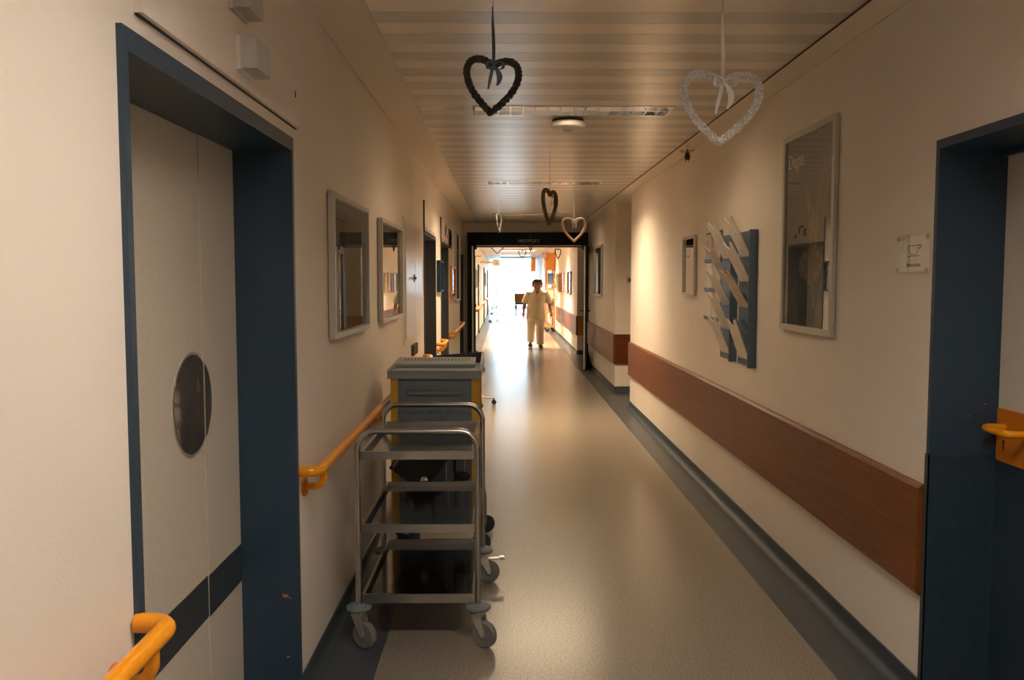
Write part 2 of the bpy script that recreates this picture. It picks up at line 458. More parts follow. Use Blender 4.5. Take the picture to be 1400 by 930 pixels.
# cover panel over the lift with its two indicator lamps
cp = thing('cover_panel', 'painted cover panel screwed on above the lift door', 'panel', (XL, 2.39, 2.03))
bm = BM(); box(bm, XL, XL + 0.018, 1.74, 3.04, 2.03, 2.205); bevel(bm, 0.005); obj('board', bm, 'wall_paint', cp)
bm = BM(); box(bm, XL, XL + 0.006, 1.74, 3.04, 2.027, 2.03); obj('shade_strip', bm, 'ink', cp)  # dark strip standing in for the shade line under the board
bm = BM(); box(bm, XL + 0.018, XL + 0.0195, 2.975, 2.985, 2.125, 2.145); obj('keyhole', bm, 'ink', cp)
for z0, lb in ((2.063, 'small grey lift indicator lamp box mounted on the cover panel'), (2.222, 'small grey lift indicator lamp box mounted on bare wall over the cover panel')):
    d = 0.018 if z0 < 2.1 else 0.0
    ln = thing('indicator_lamp', lb, 'indicator lamp', (XL + d, 2.40, z0), 'indicator lamps over the lift')
    bm = BM(); box(bm, XL + d, XL + d + 0.012, 2.33, 2.475, z0, z0 + 0.09); obj('base_plate', bm, 'plastic_white', ln)
    bm = BM(); box(bm, XL + d + 0.012, XL + d + 0.055, 2.335, 2.47, z0 + 0.004, z0 + 0.086); bevel(bm, 0.008, 3); obj('lens', bm, 'lamp_box', ln, True)

# ---- recessed room doors on the left
def room_door(n, d, xw, s, panel=True):
    a, b, t = d; xb = xw - s * 0.24
    o = struct('door_%d' % n, loc=(xw, (a + b) / 2, 0))
    bm = BM(); lo, hi = min(xb, xw + s * 0.01), max(xb, xw + s * 0.01)
    for y0, y1 in ((a, a + 0.022), (b - 0.022, b)): box(bm, lo, hi, y0, y1, 0, t)
    box(bm, lo, hi, a + 0.022, b - 0.022, t - 0.035, t); obj('door_frame', bm, 'slate_jamb', o)
    bm = BM(); lo, hi = min(xb, xb - s * 0.045), max(xb, xb - s * 0.045); box(bm, lo, hi, a + 0.003, b - 0.003, 0.008, t - 0.003)
    lf = obj('leaf', bm, 'leaf_grey' if panel else 'blue_dark', o)
    bm = BM(); tube(bm, [(xb, b - 0.12, 1.0), (xb + s * 0.05, b - 0.12, 1.0), (xb + s * 0.05, b - 0.23, 1.0)], 0.01, 8); obj('handle', bm, 'orange', lf, True)
    bm = BM(); lo, hi = min(xw, xw + s * 0.016), max(xw, xw + s * 0.016)
    box(bm, lo, hi, a - 0.01, b + 0.01, t + 0.002, t + 0.014); obj('drip_strip', bm, 'trim_white', o)
    return o
room_door(2, D1, XL, 1); room_door(3, D2, XL, 1); room_door(4, D3, XL, 1, False)
for i, d in enumerate(FAR): room_door(5 + i, d, XL, 1)

# ---- kitchen door on the right (door_9)
kd = struct('door_9', loc=(XR, 2.4, 0)); a, b, t = RD; KX = 1.70
bm = BM()
for y0, y1 in ((a, a + 0.035), (b - 0.022, b)): box(bm, XR - 0.012, KX + 0.002, y0, y1, 0, t)
box(bm, XR - 0.012, KX + 0.002, a + 0.035, b - 0.022, t - 0.03, t)
box(bm, KX - 0.02, KX + 0.002, a + 0.035, b - 0.022, t - 0.055, t - 0.03)
obj('door_frame', bm, 'blue_steel', kd)
bm = BM(); box(bm, XR - 0.016, KX - 0.02, b - 0.026, b - 0.022, 0.0, 0.90); box(bm, XR - 0.016, XR - 0.012, b - 0.026, b + 0.001, 0.0, 0.90)
obj('kick_plate', bm, 'kick_steel', kd)
for x_, z, w in ((1.655, 1.075, 0.006), (1.64, 1.062, 0.005), (1.60, 1.035, 0.005)):
    bm = BM(); prism(bm, [(x_ - w, z), (x_, z - w * 0.4), (x_ + w, z + w * 0.2), (x_, z + w * 0.5)], 'Y', b - 0.0226, b - 0.022); obj('paint_chip', bm, 'rust', kd)
bm = BM(); box(bm, KX + 0.002, KX + 0.045, a + 0.036, b - 0.023, 0.008, t - 0.056)
lf = obj('leaf', bm, 'leaf_grey', kd)
bm = BM(); box(bm, KX - 0.001, KX + 0.002, a + 0.037, b - 0.024, 0.008, 0.885); obj('lower_panel', bm, 'kick_steel', lf)
bm = BM(); box(bm, KX - 0.006, KX + 0.002, 2.62, b - 0.030, 0.885, 1.065); bevel(bm, 0.003); obj('handle_plate', bm, 'orange_plate', lf)
bm = BM(); pts = [(KX, b - 0.075, 1.005)]
for k in range(7):
    an = k / 6 * PI / 2; pts.append((KX - 0.055 - 0.025 * math.sin(an), b - 0.075 - 0.025 * (1 - math.cos(an)), 1.005))
for k in range(7):
    an = k / 6 * PI / 2; pts.append((KX - 0.08 + 0.02 * (1 - math.cos(an)), b - 0.2 - 0.02 * math.sin(an), 1.005))
pts.append((KX - 0.005, b - 0.225, 1.005))
tube(bm, pts, 0.0125, 12); obj('handle', bm, 'orange', lf, True)
bm = BM()
prism(bm, [(b - 0.078, 0.925), (b - 0.070, 0.925), (b - 0.070, 0.945), (b - 0.067, 0.952), (b - 0.070, 0.960), (b - 0.078, 0.960), (b - 0.081, 0.952), (b - 0.078, 0.945)], 'X', KX - 0.0075, KX - 0.0055)
obj('keyhole', bm, 'ink', lf)

# ---- fire door across the corridor (door_10)
FY = 15.3
fd = struct('door_10', loc=(0.4, FY, 0))
bm = BM(); box(bm, XL, XR, FY + 0.0, FY + 0.2, 2.35, ZC + 0.02); box(bm, XL, -0.65, FY, FY + 0.2, 0, 2.35); obj('bulkhead', bm, 'wall_paint', fd)
bm = BM(); box(bm, -0.66, XR, FY - 0.06, FY + 0.12, 2.095, 2.355); hd = obj('header', bm, 'blue_dark', fd)
bm = BM(); box(bm, -0.55, 1.36, FY - 0.11, FY - 0.06, 2.105, 2.13); obj('closer_rail', bm, 'frame_alu', hd)
for x0, x1 in ((-0.66, -0.58), (1.42, XR)):
    bm = BM(); box(bm, x0, x1, FY - 0.04, FY + 0.12, 0, 2.095); obj('jamb', bm, 'blue_dark', fd)
text_mesh('HNO MKGP 2', 0.085, Matrix.Translation((0.425, FY - 0.062, 2.20)) @ Matrix.Rotation(PI / 2, 4, 'X'), 'letter_white', 'lettering', hd, sx=0.72)
def fire_leaf(hx, hy, ex, ey, s):
    d = Vector((ex - hx, ey - hy, 0)); L = d.length; d.normalize()
    mt = Matrix.Translation((hx, hy, 0)) @ Matrix(((d.x, -d.y, 0, 0), (d.y, d.x, 0, 0), (0, 0, 1, 0), (0, 0, 0, 1)))
    bm = BM()
    for x0, x1, z0, z1 in ((0, 0.10, 0.01, 2.09), (L - 0.10, L, 0.01, 2.09), (0.10, L - 0.10, 0.01, 0.28), (0.10, L - 0.10, 1.97, 2.09)):
        xform(box(bm, x0, x1, -0.03, 0.03, z0, z1), mt)
    lf = obj('leaf', bm, 'blue_dark', fd)
    bm = BM(); xform(box(bm, 0.10, L - 0.10, -0.006, 0.006, 0.28, 1.97), mt); obj('glass_pane', bm, 'pane', lf)
    bm = BM(); xform(box(bm, L, L + 0.004, -0.022, 0.0, 0.02, 2.07), mt); obj('edge_seal', bm, 'trim_white' if s > 0 else 'frame_alu', lf)
    bm = BM()
    for q in (-1, 1):
        v0 = len(bm.verts); tube(bm, [(L - 0.05, 0.03 * q, 1.0), (L - 0.05, 0.075 * q, 1.0), (L - 0.17, 0.075 * q, 1.0)], 0.011, 8)
    xform(bm.verts, mt); obj('handle', bm, 'black_plastic', lf, True)
    bm = BM(); xform(box(bm, L - 0.2, L + 0.002, -0.06 if s > 0 else 0.03, -0.03 if s > 0 else 0.06, 2.02, 2.09), mt); obj('door_closer', bm, 'black_plastic', lf)
fire_leaf(1.445, FY - 0.05, 1.335, 14.22, 1)
fire_leaf(-0.61, FY - 0.05, -0.52, 14.22, -1)

# ================================================================== OBJECTS
# ---- wall bumpers of beech board
def board(bm, y0, y1, x, s, z0=0.385, z1=0.783, t=0.026):
    c = 0.014
    prism(bm, [(x, z0), (x - s * (t - c), z0), (x - s * t, z0 + c), (x - s * t, z1 - c), (x - s * (t - c), z1), (x, z1)], 'Y', y0, y1)
wb = thing('wall_bumper', 'long beech bumper boards on right wall under the brochure rack and poster', 'wall bumper', (XR, 6.5, 0.385))
for y0, y1 in ((2.955, 5.33), (5.333, 7.70), (7.703, 10.045)):
    bm = BM(); board(bm, y0, y1, XR, 1); obj('board', bm, 'beech', wb)
wb = thing('wall_bumper', 'beech bumper board running round the corner beside the fire door', 'wall bumper', (XR, 12, 0.385))
bm = BM(); board(bm, OP1[1] - 0.026, 15.2, XR, 1); obj('board', bm, 'beech', wb)
bm = BM(); box(bm, XR, 3.59, OP1[1] - 0.026, OP1[1], 0.385, 0.783); obj('corner_board', bm, 'beech_x', wb)
wb = thing('wall_bumper', 'beech bumper board in the bright ward beyond the fire door', 'wall bumper', (XR, 20, 0.385))
bm = BM(); board(bm, OP2[1] - 0.026, 21.0, XR, 1); obj('board', bm, 'beech', wb)
bm = BM(); board(bm, 21.003, 24.4, XR, 1); obj('board', bm, 'beech', wb)
bm = BM(); box(bm, XR, 3.59, OP2[1] - 0.026, OP2[1], 0.385, 0.783); obj('corner_board', bm, 'orange_wood', wb)

# ---- orange handrails
def handrail(label, y0, y1, ends=(True, True), brackets=(), z=0.82):
    o = thing('handrail', label, 'handrail', (XL, (y0 + y1) / 2, z - 0.1), 'orange handrails along the left wall')
    xo = XL + 0.075; R = 0.04; pts = []
    def arc(cy, sgn, rev):
        a = []
        for k in range(7):
            an = k / 6 * PI / 2
            a.append((xo - R + R * math.sin(an), cy + sgn * R * (1 - math.cos(an)), z))
        return a[::-1] if rev else a
    if ends[0]: pts += [(XL + 0.004, y0, z)] + arc(y0, 1, False)
    else: pts += [(xo, y0, z)]
    n = max(2, int((y1 - y0) / 1.0))
    for k in range(1, n): pts.append((xo, y0 + R * 2 + (y1 - y0 - R * 4) * k / n, z))
    if ends[1]: pts += arc(y1, -1, True) + [(XL + 0.004, y1, z)]
    else: pts += [(xo, y1, z)]
    bm = BM(); tube(bm, pts, 0.0195, 14); obj('rail', bm, 'orange', o, True)
    for yb in brackets:
        bm = BM()
        tube(bm, [(XL + 0.012, yb, z - 0.075), (XL + 0.045, yb, z - 0.075), (XL + 0.064, yb, z - 0.066), (XL + 0.074, yb, z - 0.045), (XL + 0.075, yb, z - 0.01)], 0.013, 10)
        br_ = obj('bracket', bm, 'orange', o, True)
        bm = BM(); lathe(bm, [(0.036, 0), (0.036, 0.008), (0.03, 0.012)], 18, Matrix.Translation((XL, yb, z - 0.075)) @ Matrix.Rotation(PI / 2, 4, 'Y')); obj('rosette', bm, 'orange_plate', br_, True)
    return o
handrail('orange handrail bent into the wall just before the lift door', -1.6, 1.655, (True, True), (-1.4, 0.2, 1.56), 0.825)
handrail('long orange handrail between the lift and the recessed doors, behind the trolley', 2.985, 7.62, (True, True), (3.08, 4.55, 6.0, 7.5), 0.828)
handrail('very short orange handrail on the pier between two recessed doors', 9.12, 9.74, (True, True), (9.28, 9.6))
handrail('orange handrail between recessed doors and fire door, under pictures', 11.2, 13.9, (True, True), (11.35, 12.6, 13.75))
handrail('orange handrail beginning just inside the ward past the fire door', 16.0, 19.3, (True, True), (16.2, 17.6, 19.1))
handrail('orange handrail in the ward between the first two room doors', 20.75, 23.15, (True, True), (20.95, 22.95))
handrail('orange handrail in the ward beside the wall clock', 24.65, 29.45, (True, True), (24.85, 27.0, 29.2))
handrail('orange handrail in the ward near the end window and infusion stands', 30.95, 35.85, (True, True), (31.2, 33.5, 35.6))

# ---- louvred ceiling light fittings
def light_fitting(label, yc, on, watt, lcol=LAMP_COL, tm=None):
    o = thing('ceiling_light', label, 'ceiling light', (0.41, yc, ZC), 'louvred ceiling lights across the corridor')
    hw = SP - 0.006; z0 = ZC + 0.002
    x0, x1 = FX0 - 0.008, FX1 + 0.008
    bm = BM()
    box(bm, x0, x1, yc - hw, yc - hw + 0.012, z0, z0 + 0.09); box(bm, x0, x1, yc + hw - 0.012, yc + hw, z0, z0 + 0.09)
    box(bm, x0, x0 + 0.012, yc - hw + 0.012, yc + hw - 0.012, z0, z0 + 0.09); box(bm, x1 - 0.012, x1, yc - hw + 0.012, yc + hw - 0.012, z0, z0 + 0.09)
    obj('housing', bm, 'louver', o)
    bm = BM(); box(bm, x0, x1, yc - hw, yc + hw, z0 + 0.09, z0 + 0.10); obj('reflector', bm, 'plastic_white', o)
    bm = BM(); prism(bm, [(yc - 0.012, z0 + 0.04), (yc - 0.004, z0 + 0.002), (yc + 0.004, z0 + 0.002), (yc + 0.012, z0 + 0.04)], 'X', x0 + 0.012, x1 - 0.012); obj('centre_rail', bm, 'louver', o)
    for q in (-1, 1):      # slanted side reflectors
        ye = yc + q * (hw - 0.012)
        bm = BM(); prism(bm, [(ye, z0 + 0.001), (ye, z0 + 0.045), (ye - q * 0.018, z0 + 0.045), (ye - q * 0.002, z0 + 0.001)], 'X', x0 + 0.012, x1 - 0.012); obj('side_reflector', bm, 'louver', o)
    n = 16; src = None
    for k in range(1, n):
        x = x0 + (x1 - x0) * k / n
        if src is None:
            bm = BM(); prism(bm, [(x - 0.006, z0 + 0.042), (x - 0.002, z0 + 0.001), (x + 0.002, z0 + 0.001), (x + 0.006, z0 + 0.042)], 'Y', yc - hw + 0.012, yc + hw - 0.012)
            src = obj('louvre_blade', bm, 'louver', o); xs = x
        else: link_copy(src, o, (x - xs, 0, 0))
    for q in (-0.065, 0.065):
        bm = BM(); tube(bm, [(x0 + 0.03, yc + q, z0 + 0.072), (x1 - 0.03, yc + q, z0 + 0.072)], 0.008, 10); obj('tube_lamp', bm, tm or ('tube_on' if on else 'tube_off'), o, True)
    if on:
        ld = bpy.data.lights.new('lamp_glow', 'AREA'); ld.shape = 'RECTANGLE'; ld.size = x1 - x0 - 0.08; ld.size_y = 0.2
        ld.color = lcol; ld.energy = watt
        lo = bpy.data.objects.new('lamp_glow', ld); COL.objects.link(lo); lo.parent = o
        lo.location = Vector(((x0 + x1) / 2, yc, z0 + 0.033)) - ORG[o.name]
    return o
yk = lambda k: SL0 + (k + 1) * SP
light_fitting('unseen louvred ceiling light added near the closed end of the corridor', yk(FIX_K['back']), True, LAMP_W['back'], LAMP_NEUTRAL)  # extra lamp out of view, added to brighten the corridor
light_fitting('lit louvred ceiling light overhead, just before the lift', yk(FIX_K['entry']), True, LAMP_W['entry'], LAMP_NEUTRAL)
light_fitting('unlit louvred ceiling light with an added glow beside the round smoke detector', yk(FIX_K['off']), True, LAMP_W['dim'], LAMP_COL, 'tube_off')  # low glow added to a switched-off fitting to lift the walls around
light_fitting('lit louvred ceiling light with bright slots, above the small wall mirror', yk(FIX_K['mid']), True, LAMP_W['mid'])
light_fitting('lit louvred ceiling light nearest the fire door header', yk(FIX_K['far']), True, LAMP_W['far'])
for i, yc in enumerate((20.0, 24.2, 28.4, 33.0, 38.0, 43.0)):  # third and fourth lamps have glow added to brighten the far ward
    o = thing('ceiling_light', ('slim lit ceiling light above the ward picture row', 'slim lit ceiling light above the paper collage and linen cart', 'slim ceiling light with added glow between ward clock and wooden hanging sign', 'slim ceiling light with added glow just beyond the wooden hanging sign', 'slim unlit ceiling light before the hospital bed', 'slim unlit ceiling light between hospital bed and end window')[i], 'ceiling light', (0.41, yc, ZC), 'ceiling lights in the ward')
    bm = BM(); box(bm, -0.18, 1.0, yc - 0.13, yc + 0.13, ZC - 0.03, ZC + 0.004); obj('housing', bm, 'plastic_white', o)
    bm = BM(); box(bm, -0.16, 0.98, yc - 0.11, yc + 0.11, ZC - 0.034, ZC - 0.03); obj('diffuser', bm, 'tube_on' if i < 4 else 'tube_off', o)
    if i >= 4: continue
    ld = bpy.data.lights.new('lamp_glow', 'AREA'); ld.shape = 'RECTANGLE'; ld.size = 1.1; ld.size_y = 0.2; ld.color = LAMP_COL; ld.energy = LAMP_W['ward'] * (1.0 if i < 2 else 0.6); ld.spread = math.radians(118)     # louvres cut the glare
    lo = bpy.data.objects.new('lamp_glow', ld); COL.objects.link(lo); lo.parent = o; lo.location = (0, 0, -0.04)

# ---- smoke detector
sd = thing('smoke_detector', 'round white smoke detector on slatted ceiling', 'smoke detector', (0.405, 5.55, ZC))
bm = BM(); lathe(bm, [(0.10, 0.006), (0.10, -0.006), (0.092, -0.010)], 32, Matrix.Translation((0.405, 5.55, ZC))); obj('base', bm, 'plenum', sd, True)  # blackened to stand in for the shadow gap above the cover
bm = BM(); lathe(bm, [(0.106, -0.010), (0.113, -0.018), (0.113, -0.036), (0.106, -0.046), (0.085, -0.053), (0.04, -0.057), (0.02, -0.058)], 32, Matrix.Translation((0.405, 5.55, ZC))); obj('cover', bm, 'plastic_white', sd, True)
bm = BM(); lathe(bm, [(0.03, -0.056), (0.028, -0.066), (0.015, -0.07)], 20, Matrix.Translation((0.405, 5.55, ZC))); obj('sensor', bm, 'lamp_box', sd, True)
bm = BM(); box(bm, 0.365, 0.385, 5.455, 5.462, ZC - 0.048, ZC - 0.040); obj('indicator', bm, 'ink', sd)

# ---- pictures
def abstract_mat(name, cols, scale=3.0, stretch=(1, 1, 1), seed=0.0):
    m = bpy.data.materials.new(name); m.use_nodes = True
    nt = m.node_tree; b = nt.nodes['Principled BSDF']; b.inputs['Roughness'].default_value = 0.6
    tc = nt.nodes.new('ShaderNodeTexCoord'); mp = nt.nodes.new('ShaderNodeMapping'); mp.inputs['Scale'].default_value = stretch; mp.inputs['Location'].default_value = (seed, seed * 1.7, seed * 0.3)
    n = nt.nodes.new('ShaderNodeTexNoise'); n.inputs['Scale'].default_value = scale; n.inputs['Detail'].default_value = 6; n.inputs['Distortion'].default_value = 0.8
    r = nt.nodes.new('ShaderNodeValToRGB')
    els = r.color_ramp.elements; els[0].position = 0.25; els[0].color = (*cols[0], 1); els[1].position = 0.75; els[1].color = (*cols[-1], 1)
    for i, c in enumerate(cols[1:-1]):
        e = els.new(0.25 + 0.5 * (i + 1) / (len(cols) - 1)); e.color = (*c, 1)
    nt.links.new(tc.outputs['Object'], mp.inputs['Vector']); nt.links.new(mp.outputs['Vector'], n.inputs['Vector'])
    nt.links.new(n.outputs['Fac'], r.inputs['Fac']); nt.links.new(r.outputs['Color'], b.inputs['Base Color'])
    MATS[name] = m
abstract_mat('print_green', [(0.05, 0.06, 0.05), (0.12, 0.13, 0.10), (0.20, 0.19, 0.13), (0.10, 0.12, 0.13)], 5, (1, 1, 0.7), 1)
abstract_mat('print_dark', [(0.03, 0.035, 0.035), (0.07, 0.075, 0.07), (0.12, 0.10, 0.07)], 5, (1, 1, 1), 4)
abstract_mat('print_poster', [(0.012, 0.028, 0.042), (0.025, 0.045, 0.06), (0.055, 0.058, 0.06), (0.02, 0.036, 0.05)], 4, (1, 2.2, 0.9), 9)
abstract_mat('print_pale', [(0.5, 0.5, 0.5), (0.75, 0.74, 0.72), (0.45, 0.42, 0.3)], 6, (1, 1, 1), 3)
def picture(label, xw, s, y0, y1, z0, z1, fw, fm, pm, depth=0.022, mount=0.0, group=None, glass=True, name='framed_picture', cat='picture'):
    """s=+1 picture on the left wall facing +x, -1 on the right wall facing -x"""
    o = thing(name, label, cat, (xw, (y0 + y1) / 2, z0), group)
    X = lambda d: xw + s * d
    def bx(bm, d0, d1, *r):
        a, b = sorted((X(d0), X(d1))); box(bm, a, b, *r)
    bm = BM()
    bx(bm, 0.004, depth, y0, y0 + fw, z0, z1); bx(bm, 0.004, depth, y1 - fw, y1, z0, z1)
    bx(bm, 0.004, depth, y0 + fw, y1 - fw, z0, z0 + fw); bx(bm, 0.004, depth, y0 + fw, y1 - fw, z1 - fw, z1)
    obj('frame', bm, fm, o)
    bm = BM(); bx(bm, 0.0, 0.004, y0 + 0.01, y1 - 0.01, z0 + 0.01, z1 - 0.01); obj('backing', bm, 'ink', o)
    bm = BM(); bx(bm, 0.004, 0.010, y0 + fw, y1 - fw, z0 + fw, z1 - fw); pr = obj('print', bm, pm, o)
    if glass:
        bm = BM(); bx(bm, 0.012, 0.014, y0 + fw, y1 - fw, z0 + fw, z1 - fw); obj('glass', bm, 'pane', o)
    return o, pr
PG = 'framed pictures on the left wall'
picture('aluminium framed greenish picture on left wall next to the lift', XL, 1, 3.56, 4.47, 1.255, 1.868, 0.022, 'frame_alu', 'print_green', 0.032, group=PG)
picture('aluminium framed dark picture between greenish picture and flush wall cabinet', XL, 1, 4.95, 5.94, 1.255, 1.862, 0.022, 'frame_alu', 'print_dark', 0.032, group=PG)
picture('low wooden framed picture on left wall past the recessed doors', XL, 1, 11.45, 12.35, 1.25, 1.70, 0.03, 'orange_wood', 'print_pale', 0.03, group=PG)
picture('tall narrow framed picture on left wall near the fire door', XL, 1, 12.6, 13.7, 1.19, 2.24, 0.03, 'frame_alu', 'print_dark', 0.03, group=PG)
picture('dark-edged framed notice on the pier between recessed doors', XL, 1, 9.22, 9.72, 1.38, 1.72, 0.02, 'blue_dark', 'print_pale', 0.045, group=PG)
picture('small dark sign plate above and beyond the second recessed door', XL, 1, 11.15, 11.62, 1.93, 2.17, 0.03, 'ink', 'print_dark', 0.02, group=PG, name='sign_plate', cat='sign')
picture('small aluminium framed mirror on right wall beside brochure rack', XR, -1, 6.60, 7.04, 1.385, 1.853, 0.02, 'frame_alu', 'mirror', 0.025, glass=False, name='wall_mirror', cat='mirror')
picture('framed picture on right wall between side passage and fire door', XR, -1, 12.92, 13.98, 1.26, 2.05, 0.035, 'frame_alu', 'print_green', 0.03)
# flush poster: generic dark abstract print with lettering
po, pr = picture('tall silver framed dark poster on right wall', XR, -1, 3.815, 4.525, 1.247, 2.24, 0.03, 'frame_alu', 'print_poster', 0.022, name='framed_poster', cat='poster')
mat('poster_pale', (0.16, 0.125, 0.10), 0.7, noise=0.45, nscale=30)
mat('poster_tan', (0.20, 0.10, 0.045), 0.7, noise=0.3, nscale=30)
mat('poster_blue', (0.012, 0.024, 0.038), 0.7, noise=0.3, nscale=20)
mat('poster_grey', (0.06, 0.07, 0.075), 0.7, noise=0.3, nscale=12)
def flat(poly, m, d, nm='printed_shape'):
    bm = BM(); prism(bm, [(4.525 - u * 0.71, 1.247 + v * 0.993) for u, v in poly], 'X', XR - d - 0.0003, XR - d); obj(nm, bm, m, pr)
def blob(cu, cv, ru, rv, n=18, j=0.15):
    return [(cu + ru * math.cos(2 * PI * k / n) * (1 + random.uniform(-j, j)), cv + rv * math.sin(2 * PI * k / n) * (1 + random.uniform(-j, j))) for k in range(n)]
# u=0 far edge ... 1 near edge
flat([(0.05, 0.04), (0.95, 0.04), (0.95, 0.42), (0.05, 0.44)], 'poster_grey', 0.0101)
flat([(0.22, 0.43), (0.95, 0.43), (0.93, 0.40), (0.72, 0.20), (0.66, 0.04), (0.36, 0.04), (0.33, 0.2)], 'poster_blue', 0.0105)
flat(blob(0.58, 0.33, 0.22, 0.09), 'poster_pale', 0.0109)
flat(blob(0.62, 0.50, 0.10, 0.09), 'poster_pale', 0.0106)
flat([(0.61, 0.52), (0.67, 0.52), (0.82, 0.82), (0.79, 0.84)], 'poster_tan', 0.0109)
flat([(0.56, 0.40), (0.62, 0.40), (0.66, 0.13), (0.63, 0.12)], 'poster_pale', 0.0112)
flat([(0.45, 0.66), (0.52, 0.56), (0.57, 0.60), (0.50, 0.72)], 'poster_pale', 0.0106)
flat(blob(0.90, 0.60, 0.055, 0.09), 'poster_blue', 0.0108)
flat(blob(0.90, 0.135, 0.075, 0.05), 'ink', 0.0106)
text_mesh('Degas', 0.10, Matrix.Translation((XR - 0.0108, 4.525 - 0.175, 2.10)) @ Matrix.Rotation(-PI / 2, 4, 'Z') @ Matrix.Rotation(PI / 2, 4, 'X'), 'paper_print', 'lettering', pr, 0.0003, 0.95)

# ---- kitchen sign
sg = thing('door_sign', 'square acrylic sign with cup drawing beside the kitchen door', 'sign', (XR, 3.09, 1.53))
sy0, sy1, sz0, sz1 = 2.965, 3.215, 1.535, 1.668
bm = BM(); box(bm, XR - 0.0055, XR - 0.0045, sy0 + 0.008, sy1 - 0.006, sz0 - 0.004, sz1 - 0.006); pp = obj('paper', bm, 'paper', sg)
bm = BM(); box(bm, XR - 0.010, XR - 0.006, sy0, sy1, sz0 - 0.006, sz1); obj('acrylic_sheet', bm, 'acrylic', sg)
for y in (sy0 + 0.015, sy1 - 0.013):
    for z in (sz0 + 0.006, sz1 - 0.013):
        bm = BM(); lathe(bm, [(0.008, 0), (0.008, 0.004), (0.005, 0.006)], 14, Matrix.Translation((XR - 0.009, y, z)) @ Matrix.Rotation(-PI / 2, 4, 'Y')); obj('screw', bm, 'frame_alu', sg, True)
RS = Matrix.Rotation(-PI / 2, 4, 'Z') @ Matrix.Rotation(PI / 2, 4, 'X')
text_mesh('Stationsküche', 0.021, Matrix.Translation((XR - 0.0058, 3.088, 1.557)) @ RS, 'ink', 'lettering', pp, 0.0003, 0.92)
bm = BM(); xf = XR - 0.0060
def P2(u, v): return (xf, 3.088 - u * 2.0, 1.592 + v)
tube(bm, [P2(-0.020, 0.034), P2(-0.019, 0.020), P2(-0.012, 0.006), P2(-0.005, 0.001), P2(0.005, 0.001), P2(0.012, 0.006), P2(0.018, 0.020), P2(0.020, 0.034)], 0.0009, 6)
tube(bm, [P2(-0.020, 0.034), P2(0.024, 0.036)], 0.0011, 6)
tube(bm, [P2(-0.022, -0.003), P2(0.022, -0.003)], 0.0011, 6)
tube(bm, [P2(0.020, 0.034), P2(0.026, 0.037), P2(0.028, 0.030), P2(0.024, 0.024), P2(0.0185, 0.024)], 0.0012, 6)
obj('cup_drawing', bm, 'ink', pp)

# ---- brochure rack with leaflets
rk = thing('brochure_rack', 'blue metal wall rack of leaflet pockets on right wall', 'rack', (XR, 5.4, 0.985))
for y0, y1 in ((5.01, 5.36), (5.43, 5.80)):
    bm = BM(); box(bm, XR - 0.012, XR, y0, y1, 0.985, 1.80); pn = obj('back_panel', bm, 'rack_blue', rk)
    bm = BM(); box(bm, XR - 0.05, XR - 0.012, y0, y0 + 0.012, 0.985, 1.80); obj('side_rail', bm, 'rack_blue', pn)
    for yy in (y0 + 0.05, y1 - 0.03):
        for zz in (1.01, 1.775):
            bm = BM(); lathe(bm, [(0.006, 0), (0.005, 0.004)], 10, Matrix.Translation((XR - 0.012, yy, zz)) @ Matrix.Rotation(-PI / 2, 4, 'Y')); obj('screw', bm, 'ink', pn, True)
ROWS = [1.03, 1.185, 1.34, 1.495, 1.645]
def pocket(yc, z):
    # sloping front lip with a thumb notch
    bm = BM(); w = 0.11
    n = 10
    top = [(yc - w, 0.085)] + [(yc - 0.05 + 0.1 * k / n, 0.085 - 0.05 * math.sin(PI * k / n)) for k in range(n + 1)] + [(yc + w, 0.085)]
    poly = [(yc + w, 0.0), (yc - w, 0.0)] + top
    def P(p, off): return (XR - 0.016 - off - p[1] * 0.5, p[0], z + p[1])
    A = [bm.verts.new(P(p, 0)) for p in poly]; B = [bm.verts.new(P(p, 0.004)) for p in poly]
    m_ = len(poly); bm.faces.new(A); bm.faces.new(B[::-1])
    for k in range(m_): bm.faces.new((A[k], A[(k + 1) % m_], B[(k + 1) % m_], B[k]))
    obj('pocket', bm, 'rack_blue', rk)
    bm = BM(); box(bm, XR - 0.03, XR - 0.012, yc - w, yc + w, z - 0.006, z); obj('pocket_floor', bm, 'rack_blue', rk)
for yc in (5.19, 5.61):
    for z in ROWS: pocket(yc, z)
def leaflet(label, yc, z, L=0.27, w=0.205, tilt=27, t=0.006, m='leaflet_face', notch=True, base=0.026):
    bm = BM(); n = 8; h = w / 2
    top = [(-h, L)] + ([(-h * 0.62 + 1.24 * h * k / n, L - 0.040 * math.sin(PI * k / n)) for k in range(n + 1)] if notch else []) + [(h, L)]
    poly = [(h, 0), (-h, 0)] + top
    ca, sa = math.cos(math.radians(tilt)), math.sin(math.radians(tilt))
    def P(p, off): return (XR - base - p[1] * sa - off * ca, yc + p[0], z + p[1] * ca - off * sa + t * sa)
    A = [bm.verts.new(P(p, 0)) for p in poly]; B = [bm.verts.new(P(p, t)) for p in poly]
    m_ = len(poly); bm.faces.new(A); bm.faces.new(B[::-1])
    for k in range(m_): bm.faces.new((A[k], A[(k + 1) % m_], B[(k + 1) % m_], B[k]))
    return tag(obj('leaflet', bm, m, None), label, 'leaflet', 'leaflets in the brochure rack')
ordn = ['bottom', 'second', 'third', 'fourth', 'top']
for r in (0, 2, 3, 4):
    leaflet('pale leaflet leaning out of the rack column nearer the poster, %s pocket' % ordn[r], 5.155, ROWS[r], L=0.26 if r else 0.25, tilt=(20, 32, 31, 27, 27)[r], m='leaflet_face' if r not in (2,) else 'paper_print')
